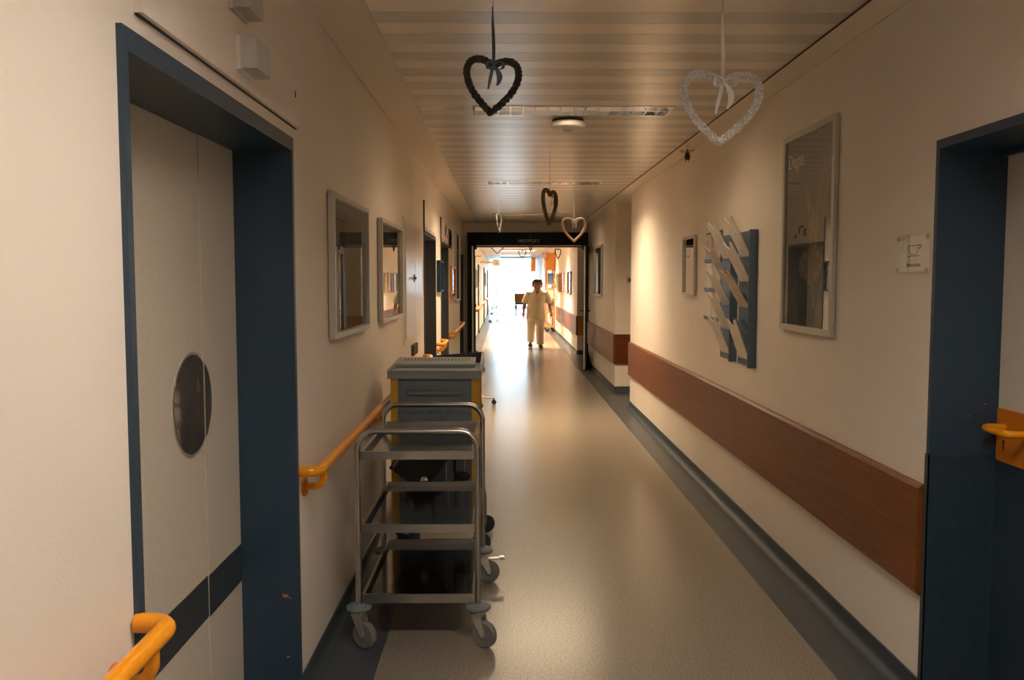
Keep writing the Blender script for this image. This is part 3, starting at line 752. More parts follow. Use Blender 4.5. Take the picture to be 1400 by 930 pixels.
for r in (0, 1, 2, 3, 4):
    leaflet('pale leaflet leaning out of the rack column nearer the mirror, %s pocket' % ordn[r], 5.585, ROWS[r], L=0.26, tilt=(23, 24, 27, 30, 26)[r], m='leaflet_face' if r != 3 else 'paper_print')
lb = thing('leaflet_board', 'dark flat leaflet holder on the wall between brochure rack and mirror', 'leaflet holder', (XR, 6.05, 1.22))
bm = BM(); box(bm, XR - 0.006, XR, 5.83, 6.29, 1.22, 1.845); obj('back_sheet', bm, 'slate_jamb', lb)
for z in (1.225, 1.43, 1.635):
    for y0 in (5.835, 6.065):
        bm = BM(); box(bm, XR - 0.012, XR - 0.006, y0 + 0.01, y0 + 0.21, z, z + 0.195); obj('sheet', bm, random.choice(['paper_print', 'leaflet_face', 'print_pale']), lb)
        bm = BM(); box(bm, XR - 0.016, XR - 0.012, y0, y0 + 0.22, z - 0.003, z + 0.02); obj('pocket_lip', bm, 'rack_blue', lb)

# ---- small wall things
ls = thing('light_switch', 'small cream light switch on right wall near its far corner', 'switch', (XR, 9.47, 0.995))
bm = BM(); box(bm, XR - 0.010, XR, 9.42, 9.505, 0.995, 1.08); bevel(bm, 0.003); obj('plate', bm, 'plastic_white', ls)
bm = BM(); box(bm, XR - 0.015, XR - 0.010, 9.435, 9.49, 1.01, 1.065); bevel(bm, 0.002); obj('rocker', bm, 'paper', ls)
cb = thing('call_box', 'small grey box on wall facing the corridor at the side passage', 'wall box', (1.67, OP1[1], 1.47))
bm = BM(); box(bm, 1.63, 1.71, OP1[1] - 0.03, OP1[1], 1.47, 1.55); bevel(bm, 0.004); obj('case', bm, 'lamp_box', cb)
bm = BM(); box(bm, 1.655, 1.685, OP1[1] - 0.034, OP1[1] - 0.03, 1.495, 1.525); obj('button', bm, 'ink', cb)
ec = thing('flush_cabinet', 'flush painted wall cabinet with double doors beside the recessed door', 'wall cabinet', (XL, 6.85, 1.04))
bm = BM(); box(bm, XL, XL + 0.008, 6.18, 7.52, 1.035, 1.965); bevel(bm, 0.002); obj('surround', bm, 'wall_paint', ec)
mat('gloss_paint', (0.74, 0.66, 0.56), 0.28)
for y0, y1 in ((6.24, 6.846), (6.852, 7.46)):
    bm = BM(); box(bm, XL + 0.008, XL + 0.018, y0, y1, 1.075, 1.925); bevel(bm, 0.003); obj('door', bm, 'gloss_paint', ec)
bm = BM(); box(bm, XL + 0.018, XL + 0.022, 6.79, 6.83, 1.49, 1.55); obj('latch_plate', bm, 'bronze', ec)
bm = BM(); tube(bm, [(XL + 0.022, 6.81, 1.52), (XL + 0.034, 6.81, 1.52)], 0.010, 10); obj('latch_knob', bm, 'bronze', ec, True)
so = thing('wall_socket', 'brown double socket below the flush wall cabinet', 'socket', (XL, 6.86, 0.90))
bm = BM(); box(bm, XL, XL + 0.02, 6.70, 7.02, 0.91, 0.995); bevel(bm, 0.004); obj('plate', bm, 'wicker_brown', so)
for yy in (6.78, 6.94):
    bm = BM(); lathe(bm, [(0.03, 0), (0.03, 0.004), (0.022, 0.005)], 16, Matrix.Translation((XL + 0.02, yy, 0.952)) @ Matrix.Rotation(PI / 2, 4, 'Y')); obj('socket_ring', bm, 'bronze', so, True)
for (a, b, t), lb_, txt in ((D1, 'painted panel with a small heart above the first recessed door', None), (D2, 'painted panel with dark markings above the second recessed door', 1)):
    dp = thing('transom_panel', lb_, 'panel', (XL, (a + b) / 2, t + 0.02), 'panels above recessed doors')
    bm = BM(); box(bm, XL, XL + 0.012, a - 0.005, b + 0.005, t + 0.03, t + 0.25); bevel(bm, 0.003); obj('board', bm, 'wall_paint', dp)
    bm = BM(); box(bm, XL, XL + 0.014, a - 0.012, a - 0.007, t, t + 0.27); obj('edge_strip', bm, 'slate_jamb', dp)
    if txt:
        bm = BM()
        for y, z, w, h in ((10.4, 2.04, 0.10, 0.10), (10.62, 2.08, 0.05, 0.09), (10.75, 2.03, 0.07, 0.05), (10.5, 2.15, 0.12, 0.03)): box(bm, XL + 0.012, XL + 0.016, y, y + w, z, z + h)
        obj('marking', bm, 'wicker_brown', dp)

# ---- hanging hearts
def heart_pts(w, h, n=72):
    P = []
    for k in range(n):
        t = 2 * PI * k / n
        x = math.sin(t); y = 0.70 * math.cos(t) + 0.52 * abs(x) ** 0.78
        P.append(Vector((x / 2 * w, 0, (y + 0.70) / 1.62 * h)))
    return P
def braid(bm, pts, R, turns, strands=3, per=4, seg=6, sr=0.5, off=0.62, jit=0.12, both=False):
    n = len(pts)
    for s in range(strands):
        q = []; rad = []
        for i in range(n * per):
            f = i / per; i0 = int(f) % n; a = f - int(f)
            p = pts[i0].lerp(pts[(i0 + 1) % n], a); d = (pts[(i0 + 1) % n] - pts[i0]).normalized()
            u = Vector((0, 1, 0)); w = d.cross(u)
            an = 2 * PI * (turns * (-1 if both and s % 2 else 1) * f / n + s / strands)
            rr = R * off * (1 + random.uniform(-jit, jit))
            q.append(p + u * math.cos(an) * rr + w * math.sin(an) * rr); rad.append(R * sr * (1 + random.uniform(-jit, jit)))
        tube(bm, q, rad, seg, closed=True)
def ribbon(bm, pts, w, n_dir=(1, 0, 0), t=0.0012):
    nd = Vector(n_dir)
    L = []; Rr = []
    for p, ww, tw in pts:
        p = Vector(p); d = Matrix.Rotation(tw, 3, 'Z') @ nd
        nn = d.cross(Vector((0, 0, 1))); nn = nn.normalized() * t if nn.length > 0 else Vector((0, t, 0))
        L.append((bm.verts.new(p - d * ww / 2 - nn), bm.verts.new(p + d * ww / 2 - nn), bm.verts.new(p + d * ww / 2 + nn), bm.verts.new(p - d * ww / 2 + nn)))
    for a, b in zip(L, L[1:]):
        for k in range(4): bm.faces.new((a[k], a[(k + 1) % 4], b[(k + 1) % 4], b[k]))
    bm.faces.new(L[0][::-1]); bm.faces.new(L[-1])
def heart(label, loc, w, h, R, wm, rm, rib_top, rotz=0.0, turns=18, strands=4, bow=True, tail=0.08, roll=0.0, detail=True, ceil_z=None, group='wicker hearts hanging from the ceiling'):
    """loc = bottom tip of the heart; rib_top = height of ribbon end; thread goes on to the ceiling"""
    ceil_z = (ZC + 0.006) if ceil_z is None else ceil_z
    o = thing('hanging_heart', label, 'heart decoration', loc, group)
    L = Vector(loc)
    pts = heart_pts(w, h, 56 if detail else 36)
    nz = pts[0].z                                     # notch height
    rm_ = Matrix.Translation((0, 0, nz)) @ Matrix.Rotation(roll, 4, 'Y') @ Matrix.Translation((0, 0, -nz))
    pts = [rm_ @ p for p in pts]
    bm = BM()
    if strands > 4: braid(bm, pts, R, turns, strands, 5, 5, 0.17, 0.85, 0.25, True)
    elif strands: braid(bm, pts, R, turns, strands, 4 if detail else 2, 6 if detail else 5, 0.52, 0.62)
    else: tube(bm, pts, R, 8, closed=True)
    xform(bm.verts, Matrix.Translation(L)); obj('wreath', bm, wm, o, True)
    bm = BM(); H = rib_top - L.z
    ribbon(bm, [((0.002 * math.sin(5 * k / 10), 0.0, nz - R + (H - nz + R) * k / 10), 0.004 + 0.010 * math.sin(PI * min(1, 0.12 + k / 11)), 0.5 * math.sin(3.0 * k / 10)) for k in range(11)], 0.012)
    xform(bm.verts, Matrix.Translation(L)); obj('ribbon', bm, rm, o)
    bm = BM(); tube(bm, [(0, 0, H - 0.01), (0, 0, ceil_z - L.z)], 0.0011, 5); xform(bm.verts, Matrix.Translation(L)); obj('thread', bm, 'thread', o)
    if bow:
        bm = BM(); c = Vector((0, -R * 1.5, nz - R * 0.3)); k_ = tail / 0.08
        for sg_, ln in ((-1, 0.024), (1, 0.036)):
            ribbon(bm, [((c.x + sg_ * ln * k_ * math.sin(PI * q / 8) * (1 if q < 9 else 1), c.y - 0.010 * math.cos(PI * q / 8 * 1.0), c.z + 0.013 * k_ * math.sin(2 * PI * q / 8) + 0.006), 0.013, 0.4) for q in range(9)], 0.01)
        ellipsoid(bm, c, (0.008, 0.007, 0.007), 10, 6)
        ribbon(bm, [((c.x - 0.004 - 0.016 * k_ * q / 6, c.y - 0.004 * math.sin(q), c.z - tail * q / 6), 0.013 if q < 5 else 0.008, 0.3) for q in range(7)], 0.01)
        ribbon(bm, [((c.x + 0.004 + 0.018 * k_ * math.sin(PI * q / 7), c.y - 0.003 - 0.004 * math.sin(q), c.z - tail * 0.85 * q / 6), 0.02 * math.sin(0.5 + 2.4 * q / 6) + 0.002, 0.2) for q in range(7)], 0.01)
        xform(bm.verts, Matrix.Translation(L)); obj('bow', bm, rm, o)
    o.rotation_euler = (0, 0, rotz)
    return o
heart('black wicker heart on a dark ribbon near the lift', (-0.042, 3.22, 2.118), 0.193, 0.195, 0.0125, 'wicker_dark', 'ribbon_grey', 2.505, 0.1, 13, strands=3, roll=0.06)
heart('large white wicker heart on a white ribbon near the poster', (0.700, 2.8, 1.945), 0.245, 0.218, 0.0118, 'wicker_white', 'ribbon_white', 2.355, 0.0, 17, strands=8, tail=0.095, roll=0.04)
heart('brown wicker heart turned edge-on below the lit louvred light', (0.335, 6.4, 1.920), 0.23, 0.245, 0.014, 'wicker_brown', 'wicker_brown', 2.40, 1.08, 13, strands=3, roll=0.05)
heart('smooth light wooden heart in front of the fire door header', (0.685, 8.5, 1.889), 0.225, 0.225, 0.0115, 'wicker_tan', 'ribbon_white', 2.30, 0.0, strands=0, tail=0.07)
heart('small dark wicker heart seen edge-on left of the door lettering', (-0.064, 9.5, 2.031), 0.19, 0.20, 0.011, 'wicker_dark', 'ribbon_grey', 2.39, 1.3, 16, detail=False, bow=False)
heart('dark heart hanging in front of the middle of the fire door header', (0.44, 14.6, 2.0), 0.15, 0.16, 0.009, 'wicker_dark', 'ribbon_grey', 2.36, 1.2, 14, detail=False, bow=False)
FZ = ZC + 0.004
for lab, px, Y, z, w, rz, wm in (('large dark heart just past the fire door, nearest the left wall', -0.14, 16.6, 2.02, 0.34, 0.0, 'wicker_dark'),
        ('dark heart in the ward hanging over the walking person', 0.36, 17.6, 1.97, 0.16, 0.3, 'wicker_dark'),
        ('small black heart in front of the row of ward pictures', 1.05, 16.9, 1.935, 0.19, 0.9, 'wicker_dark'),
        ('grey heart hanging before the tall orange linen cart', 1.06, 22.0, 2.02, 0.19, 0.4, 'ribbon_grey'),
        ('white heart ring hanging by the ward clock', -0.06, 27.0, 1.85, 0.18, 0.2, 'wicker_white'),
        ('pale heart hanging beside the wooden hanging sign', 0.82, 27.5, 1.98, 0.18, 0.0, 'ribbon_white')):
    heart(lab, (px, Y, z), w, w, 0.009, wm, 'ribbon_grey', z + w * 0.95, rz, 12, 3, False, detail=False, ceil_z=FZ, group='hearts hanging in the ward')

# ---- little winged ornament at the ceiling edge
orn = thing('hanging_ornament', 'tiny dark winged ornament hanging from ceiling edge above right wall', 'ornament', (1.30, 6.15, 2.36))
bm = BM(); lathe(bm, [(0.004, 0.012), (0.016, 0.014), (0.020, 0.03), (0.019, 0.05), (0.012, 0.062), (0.006, 0.066)], 14, Matrix.Translation((1.30, 6.15, 2.345))); obj('body', bm, 'bronze', orn, True)
bm = BM(); ellipsoid(bm, (1.30, 6.15, 2.425), (0.008, 0.008, 0.010), 10, 8); tube(bm, [(1.30, 6.15, 2.405), (1.30, 6.15, 2.42)], 0.005, 8); obj('head', bm, 'bronze', orn, True)
for s_ in (-1, 1):
    bm = BM(); pts = [(1.30 + s_ * (0.002 + 0.046 * (0.5 - 0.5 * math.cos(2 * PI * k / 12))), 6.15, 2.412 + 0.006 * math.sin(2 * PI * k / 12) + 0.012 * (0.5 - 0.5 * math.cos(2 * PI * k / 12)) + s_ * 0.004 * (0.5 - 0.5 * math.cos(2 * PI * k / 12))) for k in range(12)]
    tube(bm, pts, 0.0022, 6, closed=True); obj('wing', bm, 'bronze', orn, True)
for s_ in (-1, 1):
    bm = BM(); tube(bm, [(1.30 + s_ * 0.008, 6.15, 2.36), (1.30 + s_ * 0.009, 6.15, 2.343)], 0.003, 6); obj('leg', bm, 'bronze', orn, True)
bm = BM(); tube(bm, [(1.30, 6.15, 2.43), (1.30, 6.15, ZC + 0.006)], 0.001, 5); obj('thread', bm, 'thread', orn)

# ---- castors
def castor(bmf, bmw, x, y, r=0.055, rot=0.0, top=0.155, w=0.026, brake=False, bmh=None):
    """fork into bmf, tyre into bmw, hub into bmh; swivel offset along rot"""
    ox, oy = math.cos(rot) * 0.028, math.sin(rot) * 0.028
    mt = Matrix.Translation((x + ox, y + oy, r)) @ Matrix.Rotation(rot, 4, 'Z') @ Matrix.Rotation(PI / 2, 4, 'X')
    lathe(bmw, [(r * 0.62, -w / 2), (r * 0.9, -w / 2), (r, -w * 0.28), (r, w * 0.28), (r * 0.9, w / 2), (r * 0.62, w / 2)], 26, mt)
    if bmh is not None:
        lathe(bmh, [(r * 0.28, -w * 0.62), (r * 0.30, -w * 0.52), (r * 0.55, -w * 0.38), (r * 0.64, -w * 0.505), (r * 0.64, w * 0.505), (r * 0.55, w * 0.38), (r * 0.30, w * 0.52), (r * 0.28, w * 0.62)], 22, mt)
    R3 = Matrix.Translation((x, y, 0)) @ Matrix.Rotation(rot, 4, 'Z')
    for s_ in (-1, 1):
        v0 = len(bmf.verts); yy = s_ * (w / 2 + 0.005)
        prism(bmf, [(-0.026, top - 0.02), (0.022, top - 0.02), (0.040, r + 0.004), (0.033, r - 0.010), (0.022, r - 0.004)], 'Y', yy - 0.0015, yy + 0.0015)
        bmf.verts.ensure_lookup_table(); xform(bmf.verts[v0:], R3)
    xform(box(bmf, -0.026, 0.024, -w / 2 - 0.0065, w / 2 + 0.0065, top - 0.022, top - 0.018), R3)
    lathe(bmf, [(0.021, top - 0.018), (0.021, top - 0.008), (0.010, top - 0.006), (0.010, top + 0.01)], 14, Matrix.Translation((x, y, 0)))
    if brake:
        xform(box(bmf, 0.02, 0.105, -0.014, 0.014, top - 0.036, top - 0.031), R3)
        xform(box(bmf, 0.085, 0.108, -0.016, 0.016, top - 0.040, top - 0.026), R3)

# ---- stainless service trolley
tr = thing('service_trolley', 'three-tier stainless steel serving trolley on grey castors by left wall', 'trolley', (-0.35, 3.8, 0))
TX0, TX1, TY0, TY1, TZ = -0.598, -0.110, 3.43, 4.17, 0.893
def u_frame(y):
    pts = [(TX0, y, 0.165)]; R = 0.075
    pts += [(TX0, y, 0.4), (TX0, y, TZ - R - 0.05)]
    for k in range(9):
        an = k / 8 * PI / 2; pts.append((TX0 + R - R * math.cos(an), y, TZ - R + R * math.sin(an)))
    for k in range(9):
        an = k / 8 * PI / 2; pts.append((TX1 - R + R * math.sin(an), y, TZ - R + R * math.cos(an)))
    pts += [(TX1, y, TZ - R - 0.05), (TX1, y, 0.4), (TX1, y, 0.165)]
    bm = BM(); tube(bm, pts, 0.0128, 14); return obj('tube_frame', bm, 'steel', tr, True)
u_frame(TY0); u_frame(TY1)
mat('tray_steel', (0.16, 0.17, 0.18), 0.12, metal=1.0)  # darkened copy of the frame steel, standing in for dark reflections
def tray(z0, z1):
    bm = BM(); x0, x1, y0, y1 = TX0 + 0.014, TX1 - 0.014, TY0 - 0.006, TY1 + 0.006; f = 0.012
    for a in ((x0, x1, y0, y0 + f), (x0, x1, y1 - f, y1), (x0, x0 + f, y0 + f, y1 - f), (x1 - f, x1, y0 + f, y1 - f)): box(bm, *a, z0, z1)
    t_ = obj('tray', bm, 'steel', tr)
    bm = BM(); box(bm, x0 + f, x1 - f, y0 + f, y1 - f, z0 + 0.008, z0 + 0.012); obj('tray_base', bm, 'tray_steel', t_)
    return t_
for z0, z1 in ((0.778, 0.811), (0.476, 0.511), (0.183, 0.221)): tray(z0, z1)
for (x, y, rot, bk) in ((TX0, TY0, -0.55, False), (TX1, TY0, -0.5, False), (TX0, TY1, 0.4, False), (TX1, TY1, 0.15, True)):
    c1, c2, c3 = BM(), BM(), BM(); castor(c1, c2, x, y, 0.056, rot, 0.155, 0.03, bk, c3)
    fk = obj('castor_fork', c1, 'alu', tr); obj('tyre', c2, 'wheel_grey', fk, True); obj('hub', c3, 'grey_rubber', fk, True)
    bm = BM(); lathe(bm, [(0.02, 0.152), (0.046, 0.155), (0.052, 0.162), (0.050, 0.170), (0.038, 0.178), (0.016, 0.182)], 24, Matrix.Translation((x, y, 0))); obj('bumper_disc', bm, 'grey_rubber', tr, True)

# ---- nursing cart behind it
ct = thing('nursing_cart', 'grey nursing cart with yellow corner posts parked behind the steel trolley', 'medical cart', (-0.37, 4.85, 0))
CX0, CX1, CY0, CY1 = -0.612, -0.138, 4.56, 5.10
bm = BM(); box(bm, CX0 + 0.03, CX1 - 0.03, CY0 + 0.005, CY1 - 0.005, 0.16, 0.975); bevel(bm, 0.006); obj('body', bm, 'cart_grey', ct)
for x in (CX0, CX1 - 0.04):
    for y in (CY0, CY1 - 0.04):
        bm = BM(); box(bm, x, x + 0.04, y, y + 0.04, 0.14, 0.978); bevel(bm, 0.008); obj('corner_post', bm, 'cart_yellow', ct)
bm = BM(); box(bm, CX0 + 0.048, CX1 - 0.048, CY0 - 0.004, CY0 + 0.005, 0.80, 0.965); bevel(bm, 0.003); fp = obj('drawer_front', bm, 'cart_grey', ct)
bm = BM(); tube(bm, [(CX0 + 0.10, CY0 - 0.004, 0.90), (CX1 - 0.10, CY0 - 0.004, 0.90)], 0.016, 12); ellipsoid(bm, (CX0 + 0.10, CY0 - 0.004, 0.90), (0.016, 0.016, 0.016)); ellipsoid(bm, (CX1 - 0.10, CY0 - 0.004, 0.90), (0.016, 0.016, 0.016)); obj('grip', bm, 'cart_grey', fp, True)
bm = BM(); box(bm, CX0 + 0.048, CX1 - 0.048, CY0 - 0.004, CY0 + 0.005, 0.18, 0.79); bevel(bm, 0.003); lp = obj('lower_front', bm, 'cart_grey', ct)
bm = BM()
for s_ in (-1, 1): box(bm, -0.375 + s_ * 0.045 - 0.014, -0.375 + s_ * 0.045 + 0.014, CY0 - 0.020, CY0 - 0.004, 0.755, 0.805)
box(bm, -0.42, -0.33, CY0 - 0.020, CY0 - 0.012, 0.752, 0.765); bevel(bm, 0.003); obj('bag_clip', bm, 'cart_grey', lp)
# top: shallow lid with side guards
TXa, TXb, TYa, TYb = CX0 - 0.014, CX1 + 0.014, CY0 - 0.02, CY1 + 0.02
bm = BM(); box(bm, TXa, TXb, TYa, TYb, 0.978, 1.010); bevel(bm, 0.006)
tp = obj('top', bm, 'cart_lid', ct)
bm = BM(); prism(bm, [(TYa, 1.008), (TYb, 1.008), (TYb, 1.075), (TYb - 0.10, 1.075), (TYa + 0.02, 1.028), (TYa, 1.024)], 'X', TXb - 0.012, TXb); obj('side_guard', bm, 'cart_lid', tp)
bm = BM(); prism(bm, [(TYa, 1.008), (TYb, 1.008), (TYb, 1.045), (TYb - 0.10, 1.045), (TYa + 0.02, 1.026), (TYa, 1.022)], 'X', TXa, TXa + 0.012); obj('side_guard', bm, 'cart_lid', tp)
bm = BM(); box(bm, TXa + 0.012, TXb - 0.012, TYa, TYa + 0.012, 1.008, 1.022); obj('front_lip', bm, 'cart_lid', tp)
bm = BM(); prism(bm, [(TXa + 0.2, 1.008), (TXb - 0.012, 1.008), (TXb - 0.012, 1.075), (TXa + 0.2, 1.052)], 'Y', TYb - 0.012, TYb); obj('back_guard', bm, 'slate_jamb', tp)
# slotted ledge
bm = BM(); prism(bm, [(4.80, 1.012), (4.80, 1.030), (4.815, 1.036), (5.02, 1.052), (5.02, 1.012)], 'X', TXa + 0.014, TXb - 0.045); lg = obj('slotted_ledge', bm, 'cart_lid', tp)
src = None
for k in range(20):
    x = TXa + 0.05 + k * 0.0195
    if src is None:
        bm = BM(); mt = Matrix.Translation((x, 4.93, 1.0457)) @ Matrix.Rotation(math.atan2(0.016, 0.205), 4, 'X'); xform(box(bm, -0.0035, 0.0035, -0.035, 0.035, -0.001, 0.0012), mt)
        src = obj('slot', bm, 'slate_jamb', lg); x0_ = x
    else: link_copy(src, lg, (x - x0_, 0, 0))
for (x, y, rot) in ((CX0 + 0.03, CY0 + 0.06, 0.3), (CX1 - 0.02, CY0 + 0.08, 0.3), (CX0 + 0.03, CY1 - 0.05, 0.2), (CX1 - 0.005, CY1 - 0.08, 0.1)):
    c1, c2, c3 = BM(), BM(), BM(); castor(c1, c2, x, y, 0.055, rot, 0.15, 0.03, False, c3)
    fk = obj('castor_fork', c1, 'black_plastic', ct); obj('tyre', c2, 'black_plastic', fk, True); obj('hub', c3, 'black_plastic', fk, True)
bm = BM(); tube(bm, [(CX1 + 0.0, 4.60, 0.36), (CX1 + 0.03, 4.60, 0.35), (CX1 + 0.032, 4.60, 0.30), (CX1 + 0.032, 4.60, 0.17), (CX1 + 0.0, 4.60, 0.165)], 0.007, 8); obj('bumper_bar', bm, 'wheel_grey', ct, True)
bm = BM(); box(bm, CX1, CX1 + 0.025, 4.62, 4.70, 0.20, 0.36); bevel(bm, 0.006); bb = obj('battery_box', bm, 'black_plastic', ct)
for z in (0.31, 0.335):
    bm = BM(); box(bm, CX1 + 0.004, CX1 + 0.022, 4.618, 4.62, z, z + 0.007); obj('stripe', bm, 'plastic_white', bb)

# ---- black case hanging on the cart, with chrome knob and leads
bg = thing('black_case', 'black case with chrome knob hanging tilted on the cart front', 'case', (-0.44, 4.48, 0.38))
bm = BM(); mt = Matrix.Translation((-0.445, 4.485, 0.53)) @ Matrix.Rotation(math.radians(36), 4, 'Y'); xform(box(bm, -0.10, 0.10, -0.025, 0.03, -0.11, 0.12), mt); bevel(bm, 0.006); obj('shell', bm, 'black', bg)
bm = BM(); xform(box(bm, -0.125, -0.104, -0.03, -0.022, -0.11, 0.12), mt); obj('side_strap', bm, 'black_plastic', bg)
bm = BM()
for z in (-0.09, -0.02, 0.05): xform(box(bm, -0.117, -0.111, -0.032, -0.030, z, z + 0.045), mt)
obj('strap_mark', bm, 'alu', bg)
bm = BM(); tube(bm, [(-0.424, 4.462, 0.455), (-0.424, 4.44, 0.455)], 0.02, 18); ellipsoid(bm, (-0.424, 4.437, 0.455), (0.019, 0.008, 0.019)); obj('knob', bm, 'chrome', bg, True)
bm = BM(); tube(bm, [(-0.40, 4.50, 0.63), (-0.385, 4.53, 0.70), (-0.375, 4.535, 0.752)], 0.005, 8); obj('hook_strap', bm, 'black', bg, True)
for x, dx, m in ((-0.30, -0.015, 'alu'), (-0.265, 0.0, 'black'), (-0.235, 0.02, 'alu')):
    cl = BM(); tube(cl, [(x, 4.548, 0.70), (x + dx * 0.4, 4.535, 0.62), (x + dx, 4.535, 0.53), (x + dx, 4.54, 0.40)], 0.0022 if m == 'alu' else 0.004, 6)
    tag(obj('cable', cl, m, None, True), 'thin metal lead %s' % ('dangling against the black case' if x < -0.28 else 'dangling over the rubber bulb') if m == 'alu' else 'black cable dangling on the cart front', 'cable', 'leads on the cart front')
rb = thing('rubber_bulb', 'black oval rubber bulb hanging on the cart front under the leads', 'bulb', (-0.22, 4.53, 0.42))
bm = BM(); ellipsoid(bm, (-0.225, 4.525, 0.455), (0.045, 0.025, 0.026)); obj('bulb', bm, 'black', rb, True)
bm = BM(); tube(bm, [(-0.26, 4.525, 0.46), (-0.272, 4.535, 0.48), (-0.273, 4.54, 0.55)], 0.004, 6); obj('hose', bm, 'black', rb, True)

# ---- rolling stool hidden behind the cart (one castor leg sticks out)
st = thing('rolling_stool', 'low rolling stool behind the nursing cart, a castor leg showing', 'stool', (-0.37, 10.3, 0))
cx, cy = -0.40, 10.3
bm = BM(); lathe(bm, [(0.15, 0.40), (0.165, 0.415), (0.165, 0.45), (0.14, 0.465)], 24, Matrix.Translation((cx, cy, 0))); obj('seat', bm, 'black_plastic', st, True)
bm = BM(); tube(bm, [(cx, cy, 0.08), (cx, cy, 0.41)], 0.022, 12); obj('gas_column', bm, 'chrome', st, True)
for k in range(5):
    an = 2 * PI * k / 5 + 0.12; ex, ey = cx + 0.27 * math.cos(an), cy + 0.27 * math.sin(an)
    bm = BM(); tube(bm, [(cx, cy, 0.11), (ex, ey, 0.075)], [0.018, 0.011], 8); lg = obj('base_leg', bm, 'frame_alu', st, True)
    bm = BM()
    for q in (-1, 1): lathe(bm, [(0.028, -0.008), (0.028, 0.008)], 16, Matrix.Translation((ex - q * 0.014 * math.sin(an), ey + q * 0.014 * math.cos(an), 0.028)) @ Matrix.Rotation(an, 4, 'Z') @ Matrix.Rotation(PI / 2, 4, 'X'))
    tube(bm, [(ex, ey, 0.028), (ex, ey, 0.08)], 0.009, 8); obj('castor', bm, 'black', lg, True)

# ================================================================== WARD BEYOND THE DOOR
abstract_mat('print_bright', [(0.7, 0.7, 0.7), (0.4, 0.42, 0.45), (0.8, 0.8, 0.76)], 7, (1, 1, 1), 6)
mat('pine', (0.50, 0.30, 0.10), 0.4); FRM = ['wicker_brown', 'pine', 'orange_wood', 'pine', 'frame_alu']
FLAB = ['with a dark brown frame', 'with a pine frame next to the dark-framed one', 'with an orange wood frame', 'with a pine frame beyond the orange-framed one', 'with a silver frame nearest the paper collage']
for i, (y0, y1) in enumerate(((18.95, 19.75), (20.2, 20.95), (21.35, 22.05), (22.4, 23.1), (23.4, 24.0))):
    picture('pale print %s in the ward picture row' % FLAB[i], XR, -1, y0, y1, 1.20, 1.705, 0.024, FRM[i], 'print_bright', 0.035, group='row of framed prints in the ward')
# green-white wall decoration (paper collage)
wd = thing('paper_collage', 'tall white and green paper collage on the ward wall beside linen cart', 'wall decoration', (XR, 24.6, 0.9))
mat('leaf_green', (0.18, 0.24, 0.09), 0.6)
bm = BM(); box(bm, XR - 0.012, XR, 24.25, 24.95, 0.95, 1.80); obj('board', bm, 'leaf_green', wd)
for k in range(12):
    yy, zz = random.uniform(24.3, 24.85), random.uniform(1.0, 1.72); bm = BM()
    prism(bm, [(yy + 0.09 * math.cos(2 * PI * q / 7 + k) * (1 if q % 2 else 0.6), zz + 0.08 * math.sin(2 * PI * q / 7 + k)) for q in range(7)], 'X', XR - 0.03, XR - 0.012); obj('paper_flower', bm, 'linen_white', wd)
# tall linen cart
lc = thing('linen_cart', 'tall orange wooden linen cart on castors against the ward wall', 'linen cart', (1.33, 25.5, 0))
for y0, y1 in ((25.15, 25.18), (26.0, 26.03)):
    for x in (1.235, 1.44): bm = BM(); box(bm, x, x + 0.025, y0, y1, 0.14, 1.82); obj('upright', bm, 'orange_wood', lc)
bm = BM(); box(bm, 1.20, 1.465, 25.12, 26.06, 1.82, 2.32); bevel(bm, 0.01); obj('top_box', bm, 'orange_wood', lc)
for z in (0.14, 0.55, 0.95, 1.38): bm = BM(); box(bm, 1.21, 1.46, 25.13, 26.05, z, z + 0.03); obj('shelf', bm, 'orange_wood', lc)
bm = BM(); box(bm, 1.455, 1.465, 25.13, 26.05, 0.14, 1.82); obj('back_panel', bm, 'orange_wood', lc)
for (x, y) in ((1.24, 25.22), (1.43, 25.22), (1.24, 25.95), (1.43, 25.95)):
    c1, c2 = BM(), BM(); castor(c1, c2, x, y, 0.055, 0.4, 0.14, 0.03); fk = obj('castor_fork', c1, 'alu', lc); obj('tyre', c2, 'black_plastic', fk, True)
for i, (z, m, lab) in enumerate(((0.985, 'linen_white', 'white'), (1.415, 'linen_blue', 'blue'), (0.585, 'linen_grey', 'grey'))):
    ln = thing('linen_stack', '%s folded linen stacked on a linen cart shelf' % lab, 'linen', (1.33, 25.5, z))
    for k in range(5):
        bm = BM(); box(bm, 1.25 + random.uniform(-0.01, 0.01), 1.44, 25.25 + random.uniform(-0.01, 0.02), 25.9, z + k * 0.062, z + k * 0.062 + 0.058); bevel(bm, 0.015); obj('folded_sheet', bm, m, ln)
# hanging wooden sign
hs = thing('hanging_sign', 'narrow orange wooden sign hanging from the ward ceiling', 'sign', (1.0, 30, 1.83))
bm = BM(); box(bm, 0.92, 1.08, 29.98, 30.02, 1.83, 2.32); bevel(bm, 0.005); obj('board', bm, 'orange_wood', hs)
bm = BM()
for x in (0.95, 1.05): tube(bm, [(x, 30, 2.31), (x, 30, FZ)], 0.004, 6)
obj('cord', bm, 'thread', hs)
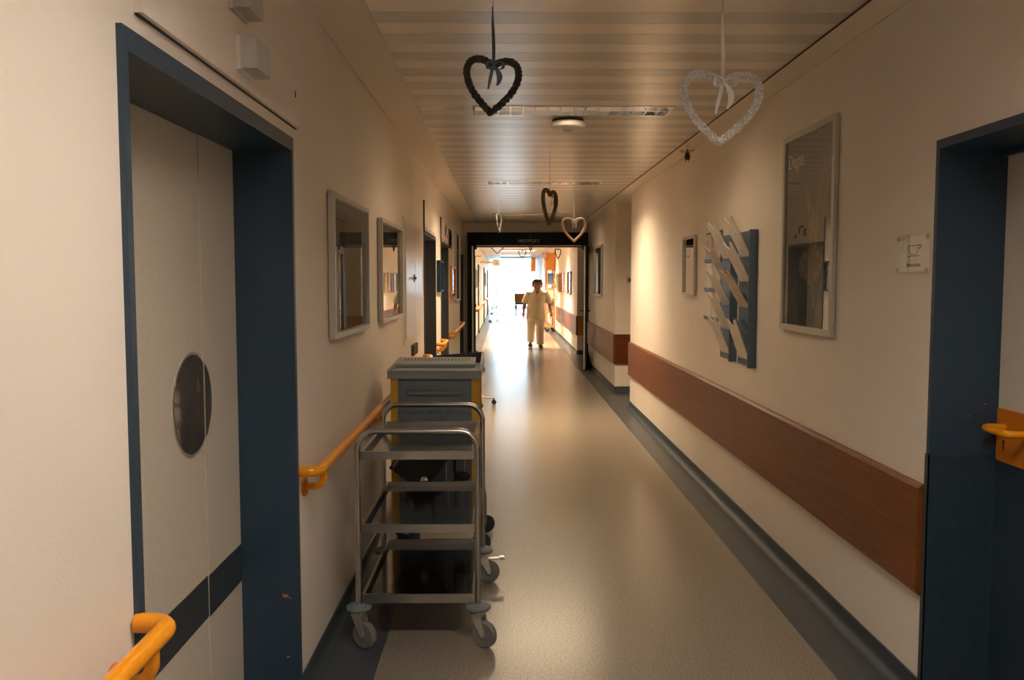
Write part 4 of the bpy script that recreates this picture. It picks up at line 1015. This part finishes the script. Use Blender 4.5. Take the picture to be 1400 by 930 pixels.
# wall clock on an arm
ck = thing('ward_clock', 'square cream clock on an arm from the left ward wall', 'clock', (-0.26, 26, 1.94))
bm = BM(); box(bm, -0.37, -0.15, 25.96, 26.04, 1.945, 2.14); bevel(bm, 0.006); obj('case', bm, 'paper', ck)
bm = BM(); tube(bm, [(-0.733, 26.0, 2.05), (-0.36, 26.0, 2.05)], 0.03, 10); obj('arm', bm, 'paper', ck, True)
bm = BM(); box(bm, -0.264, -0.256, 25.955, 25.96, 2.04, 2.115); obj('minute_hand', bm, 'ink', ck)
bm = BM(); xform(box(bm, -0.006, 0.006, -0.003, 0.003, 0, 0.055), Matrix.Translation((-0.26, 25.956, 2.04)) @ Matrix.Rotation(math.radians(130), 4, 'Y')); obj('hour_hand', bm, 'ink', ck)
# infusion stands
def iv_stand(label, x, y, h=1.9, n=5, R=0.28, ang=0.2, m='chrome', base=True):
    o = thing('infusion_stand', label, 'infusion stand', (x, y, 0), 'infusion stands in the ward')
    bm = BM(); tube(bm, [(x, y, 0.10), (x, y, 1.0), (x, y, h)], [0.014, 0.014, 0.010], 10); obj('pole', bm, m, o, True)
    bm = BM()
    for s_ in (-1, 1): tube(bm, [(x, y, h), (x + s_ * 0.06, y, h + 0.02), (x + s_ * 0.10, y, h), (x + s_ * 0.11, y, h + 0.03)], 0.006, 6)
    obj('hook', bm, m, o, True)
    bm = BM(); lathe(bm, [(0.02, 0), (0.028, 0.01), (0.028, 0.05), (0.02, 0.06)], 12, Matrix.Translation((x, y, 0.98))); obj('clamp', bm, 'black_plastic', o, True)
    for k in range(n):
        an = 2 * PI * k / n + ang; ex, ey = x + R * math.cos(an), y + R * math.sin(an)
        bm = BM(); tube(bm, [(x, y, 0.12), (ex, ey, 0.075)], 0.012, 8); lg = obj('base_leg', bm, m, o, True)
        bm = BM(); lathe(bm, [(0.032, -0.014), (0.032, 0.014)], 14, Matrix.Translation((ex, ey, 0.032)) @ Matrix.Rotation(PI / 2, 4, 'X')); tube(bm, [(ex, ey, 0.05), (ex, ey, 0.085)], 0.009, 6); obj('castor', bm, 'black_plastic', lg, True)
    return o
iv_stand('chrome infusion stand on five castors by the left ward wall', -0.30, 31.0)
iv_stand('second chrome infusion stand further along, near the end window', -0.36, 38.2)
iv_stand('dark infusion stand just inside the ward at the left door leaf', -0.585, 16.9, 1.97, 4, 0.10, 0.78, 'bronze')
# hospital bed by the window
bd = thing('hospital_bed', 'hospital bed with wooden end boards and blue frame near the window', 'bed', (0.95, 40.5, 0))
BX0, BX1 = 0.46, 1.40
for y in (39.9, 41.95):
    bm = BM(); box(bm, BX0, BX1, y, y + 0.04, 0.50, 0.86); bevel(bm, 0.01); obj('end_board', bm, 'orange_wood', bd)
bm = BM(); box(bm, BX0 + 0.02, BX1 - 0.02, 39.95, 41.94, 0.38, 0.46); obj('frame', bm, 'bed_blue', bd)
bm = BM(); box(bm, BX0 + 0.03, BX1 - 0.03, 39.96, 41.93, 0.47, 0.60); bevel(bm, 0.03); obj('mattress', bm, 'linen_white', bd)
bm = BM(); box(bm, BX0 + 0.01, BX1 - 0.01, 39.97, 41.6, 0.58, 0.90); bevel(bm, 0.06, 3); obj('duvet', bm, 'linen_white', bd, True)
for x in (BX0 + 0.07, BX1 - 0.07):
    for y in (40.1, 41.75):
        bm = BM(); tube(bm, [(x, y, 0.40), (x, y, 0.25), (x + 0.02, y - 0.03, 0.13)], 0.03, 8); lg = obj('leg', bm, 'bed_blue', bd, True)
        bm = BM(); lathe(bm, [(0.065, -0.02), (0.065, 0.02)], 16, Matrix.Translation((x + 0.02, y - 0.03, 0.065)) @ Matrix.Rotation(PI / 2, 4, 'Y')); obj('castor', bm, 'bed_blue', lg, True)
# ward wall pictures on the left
for i, (y0, y1, m, lab) in enumerate(((17.6, 18.3, 'print_bright', 'pale framed notice on left ward wall just past the fire door'), (21.4, 22.2, 'print_bright', 'pale framed notice on left ward wall between room doors'), (31.6, 32.4, 'orange_wood', 'orange wooden panel on left ward wall beyond the clock'))):
    picture(lab, XL, 1, y0, y1, 1.30, 1.80, 0.03, 'frame_alu', m, 0.03, group='notices on the left ward wall')

# ================================================================== PERSON (walking towards the camera)
def remesh_obj(bm, voxel, name, m, parent, smooth_it=6):
    bmesh.ops.recalc_face_normals(bm, faces=bm.faces[:])
    me = bpy.data.meshes.new(name + '_src'); bm.to_mesh(me); bm.free()
    t = bpy.data.objects.new(name + '_src', me); COL.objects.link(t)
    r = t.modifiers.new('r', 'REMESH'); r.mode = 'VOXEL'; r.voxel_size = voxel; r.use_smooth_shade = True
    if smooth_it:
        s_ = t.modifiers.new('s', 'SMOOTH'); s_.factor = 0.5; s_.iterations = smooth_it
    dg = bpy.context.evaluated_depsgraph_get(); dg.update()
    me2 = bpy.data.meshes.new_from_object(t.evaluated_get(dg)); bpy.data.objects.remove(t); bpy.data.meshes.remove(me)
    me2.name = name
    for p in me2.polygons: p.use_smooth = True
    me2.materials.clear(); me2.materials.append(M[m])
    o = bpy.data.objects.new(name, me2); COL.objects.link(o); o.parent = parent; ORG[o.name] = ORG[parent.name]
    return o
def ering(cx, cy, cz, rx, ry, n=24, tiltf=0.0):
    return [(cx + rx * math.cos(2 * PI * k / n), cy + ry * math.sin(2 * PI * k / n), cz + tiltf * math.sin(2 * PI * k / n)) for k in range(n)]
ps = thing('person', 'person in cream short-sleeved tunic and trousers walking down the corridor', 'person', (0.70, 19.2, 0))
# local coordinates: origin between the feet, facing -y; image left = -x
b = BM()
# torso and neck
loft(b, [ering(0, 0.0, 0.74, 0.14, 0.10), ering(0, 0.0, 0.84, 0.165, 0.115), ering(0, 0, 0.98, 0.14, 0.10), ering(0.01, -0.01, 1.12, 0.155, 0.105), ering(0.015, 0.0, 1.22, 0.16, 0.095), ering(0.02, 0.0, 1.275, 0.10, 0.07), ering(0.022, -0.01, 1.31, 0.052, 0.052), ering(0.025, -0.025, 1.38, 0.046, 0.05)])
# head: skull, face, jaw, nose, ears (bowed slightly forward)
hx, hy, hz = 0.026, -0.045, 1.402
HS = len(b.verts)
ellipsoid(b, (hx, hy + 0.01, hz + 0.012), (0.071, 0.090, 0.094), 24, 16)
ellipsoid(b, (hx, hy - 0.022, hz - 0.045), (0.054, 0.064, 0.066), 20, 12)
ellipsoid(b, (hx, hy - 0.078, hz - 0.085), (0.020, 0.016, 0.016), 12, 8)
tube(b, [(hx, hy - 0.078, hz + 0.008), (hx, hy - 0.096, hz - 0.022), (hx, hy - 0.086, hz - 0.034)], [0.009, 0.014, 0.013], 10)
for s_ in (-1, 1):
    ellipsoid(b, (hx + s_ * 0.073, hy + 0.012, hz - 0.012), (0.010, 0.018, 0.030), 12, 8)
    tube(b, [(hx + s_ * 0.012, hy - 0.082, hz + 0.016), (hx + s_ * 0.032, hy - 0.080, hz + 0.020), (hx + s_ * 0.048, hy - 0.066, hz + 0.014)], 0.007, 8)
    ellipsoid(b, (hx + s_ * 0.036, hy - 0.060, hz - 0.030), (0.020, 0.018, 0.016), 10, 8)
tube(b, [(hx - 0.02, hy - 0.080, hz - 0.057), (hx, hy - 0.087, hz - 0.056), (hx + 0.02, hy - 0.080, hz - 0.057)], 0.008, 8)
b.verts.ensure_lookup_table()
HM = Matrix.Translation((hx, hy, hz)) @ Matrix.Diagonal((1.22, 1.25, 1.36, 1)) @ Matrix.Translation((-hx, -hy, -hz))
xform(b.verts[HS:], HM)
# legs
def limb(pts, rad, seg=14): tube(b, pts, rad, seg)
HIP = 0.08
limb([(-HIP, 0, 0.80), (-0.088, -0.03, 0.62), (-0.092, -0.02, 0.46), (-0.098, 0.06, 0.28), (-0.10, 0.13, 0.13), (-0.10, 0.13, 0.10)], [0.095, 0.082, 0.060, 0.055, 0.036, 0.036])
limb([(HIP, 0, 0.80), (0.078, -0.10, 0.62), (0.075, -0.17, 0.45), (0.075, -0.19, 0.28), (0.078, -0.20, 0.10), (0.078, -0.20, 0.06)], [0.095, 0.082, 0.060, 0.055, 0.036, 0.036])
# feet inside shoes
limb([(-0.10, 0.15, 0.10), (-0.105, 0.05, 0.055)], [0.032, 0.024]); limb([(0.078, -0.19, 0.06), (0.09, -0.31, 0.035)], [0.034, 0.024])
# arms and hands with five fingers each
def arm(s_, sh, el, wr, hand_dir, curl):
    sh, el, wr = Vector(sh), Vector(el), Vector(wr)
    limb([sh, sh.lerp(el, 0.5), el, el.lerp(wr, 0.35), wr], [0.048, 0.043, 0.036, 0.036, 0.024])
    d = Vector(hand_dir).normalized(); fwd = Vector((0, -1, 0)); fwd = (fwd - d * fwd.dot(d)).normalized(); inn = Vector((-s_, 0, 0)); inn = (inn - d * inn.dot(d)).normalized()
    pc = wr + d * 0.045
    limb([wr - d * 0.01, wr + d * 0.02, pc, wr + d * 0.085], [0.024, 0.027, 0.030, 0.026], 12)
    for i, (off, L) in enumerate(((-0.028, 0.060), (-0.010, 0.075), (0.010, 0.078), (0.028, 0.068))):
        p0 = wr + d * 0.070 + fwd * off
        p1 = p0 + d * L * 0.45; p2 = p1 + (d * 0.75 + inn * curl).normalized() * L * 0.33; p3 = p2 + (d * 0.35 + inn * curl * 1.3).normalized() * L * 0.3
        limb([p0, p1, p2, p3], [0.0105, 0.010, 0.0095, 0.008], 8)
    t0 = wr + d * 0.025 + fwd * 0.022
    limb([t0, t0 + (d * 0.6 + fwd * 0.8 + inn * 0.3).normalized() * 0.038, t0 + (d * 0.8 + fwd * 0.5 + inn * 0.5).normalized() * 0.072], [0.013, 0.011, 0.009], 8)
arm(-1, (-0.155, 0.0, 1.235), (-0.215, 0.03, 1.00), (-0.242, -0.06, 0.80), (-0.05, -0.30, -1), 0.5)
arm(1, (0.185, 0.0, 1.235), (0.262, 0.05, 1.00), (0.295, 0.07, 0.79), (0.02, 0.02, -1), 0.5)
body = remesh_obj(b, 0.0065, 'body', 'skin', ps, 4)
# tunic
b = BM()
loft(b, [ering(0, -0.03, 0.625, 0.186, 0.165), ering(0, -0.02, 0.72, 0.186, 0.15), ering(0.0, 0, 0.86, 0.180, 0.130), ering(0.005, -0.005, 1.0, 0.170, 0.122), ering(0.012, -0.01, 1.12, 0.180, 0.120), ering(0.018, 0.0, 1.20, 0.185, 0.105), ering(0.02, 0.0, 1.255, 0.145, 0.085), ering(0.022, 0.002, 1.295, 0.085, 0.068), ering(0.022, 0.0, 1.315, 0.066, 0.062)])
tube(b, [(-0.12, 0.0, 1.245), (-0.175, 0.01, 1.14), (-0.212, 0.025, 1.00)], [0.062, 0.066, 0.068], 14)
tube(b, [(0.155, 0.0, 1.245), (0.22, 0.02, 1.13), (0.258, 0.045, 1.00)], [0.062, 0.066, 0.068], 14)
tun = remesh_obj(b, 0.010, 'tunic', 'uniform', ps, 3)
bm = BM(); bm.from_mesh(tun.data)
kill = [f for f in bm.faces if f.calc_center_median().y < 0.02 and abs(f.calc_center_median().x - 0.022) < 0.058 and f.calc_center_median().z > 1.185 + 1.9 * abs(f.calc_center_median().x - 0.022)]
bmesh.ops.delete(bm, geom=kill, context='FACES'); bm.to_mesh(tun.data); bm.free()
def lpart(name, bm, m, parent, smooth=False):
    o = bpy.data.objects.new(name, _mesh(name, bm, m, smooth)); COL.objects.link(o); o.parent = parent; ORG[o.name] = ORG[parent.name]; return o
# V collar, pockets, pens
bm = BM()
for s_ in (-1, 1): tube(bm, [(0.022, -0.128, 1.178), (0.022 + s_ * 0.03, -0.105, 1.235), (0.022 + s_ * 0.060, -0.055, 1.295), (0.022 + s_ * 0.062, 0.0, 1.318)], [0.008, 0.012, 0.012, 0.010], 8)
lpart('collar', bm, 'uniform', tun, True)
for x in (-0.105, 0.105):
    bm = BM(); xform(box(bm, -0.055, 0.055, -0.004, 0.004, -0.065, 0.065), Matrix.Translation((x, -0.118, 0.775)) @ Matrix.Rotation(0.35 * (1 if x > 0 else -1), 4, 'Z')); bevel(bm, 0.003); lpart('pocket', bm, 'uniform', tun)
bm = BM(); xform(box(bm, -0.04, 0.04, -0.004, 0.004, -0.05, 0.05), Matrix.Translation((0.09, -0.118, 1.08)) @ Matrix.Rotation(0.3, 4, 'Z')); bevel(bm, 0.003); cpk = lpart('chest_pocket', bm, 'uniform', tun)
bm = BM(); tube(bm, [(0.095, -0.126, 1.08), (0.095, -0.126, 1.15)], 0.004, 6); lpart('pen', bm, 'linen_white', cpk, True)
# trousers
b = BM()
loft(b, [ering(0, 0, 0.60, 0.155, 0.115), ering(0, 0, 0.72, 0.165, 0.118), ering(0, 0, 0.85, 0.155, 0.11)])
tube(b, [(-HIP, 0, 0.78), (-0.088, -0.03, 0.62), (-0.092, -0.02, 0.46), (-0.098, 0.06, 0.28), (-0.10, 0.125, 0.13)], [0.104, 0.095, 0.080, 0.074, 0.066], 16)
tube(b, [(HIP, 0, 0.78), (0.078, -0.10, 0.62), (0.075, -0.17, 0.45), (0.075, -0.19, 0.28), (0.078, -0.20, 0.085)], [0.104, 0.095, 0.080, 0.074, 0.070], 16)
remesh_obj(b, 0.010, 'trousers', 'trousers', ps, 3)
ps.scale = (1.16, 1.08, 1.0)
# clogs
for (x, y, z, pitch) in ((-0.105, 0.10, 0.018, 0.18), (0.088, -0.245, 0.0, 0.0)):
    mt = Matrix.Translation((x, y, z)) @ Matrix.Rotation(pitch, 4, 'X')
    bm = BM(); loft(bm, [[(px * w, py, zz) for px, py in [(math.cos(2 * PI * k / 20) * 0.047, math.sin(2 * PI * k / 20) * 0.125) for k in range(20)]] for zz, w in ((0.0, 1.0), (0.022, 1.02))]); xform(bm.verts, mt); sl = lpart('sole', bm, 'shoe_sole', ps, True)
    bm = BM(); ellipsoid(bm, (0, -0.03, 0.032), (0.046, 0.092, 0.046), 18, 10); xform(bm.verts, mt); lpart('shoe_upper', bm, 'shoe', sl, True)
# hair, eyes, mouth
b = BM()
ellipsoid(b, (hx, hy + 0.022, hz + 0.030), (0.086, 0.092, 0.086), 20, 12)
ellipsoid(b, (hx - 0.02, hy - 0.045, hz + 0.075), (0.052, 0.040, 0.028), 16, 10); ellipsoid(b, (hx + 0.03, hy - 0.045, hz + 0.070), (0.042, 0.038, 0.026), 16, 10)
for s_ in (-1, 1): ellipsoid(b, (hx + s_ * 0.066, hy + 0.025, hz + 0.01), (0.015, 0.045, 0.045), 12, 8)
xform(b.verts, HM)
remesh_obj(b, 0.008, 'hair', 'hair', ps, 3)
for s_ in (-1, 1):
    bm = BM(); ellipsoid(bm, (hx + s_ * 0.029, hy - 0.074, hz + 0.004), (0.012, 0.007, 0.006), 12, 8); xform(bm.verts, HM); lpart('eye', bm, 'ink', ps, True)
bm = BM(); tube(bm, [(hx - 0.02, hy - 0.087, hz - 0.057), (hx, hy - 0.094, hz - 0.056), (hx + 0.02, hy - 0.087, hz - 0.057)], [0.003, 0.0055, 0.003], 8); xform(bm.verts, HM); lpart('mouth', bm, 'lip', ps, True)
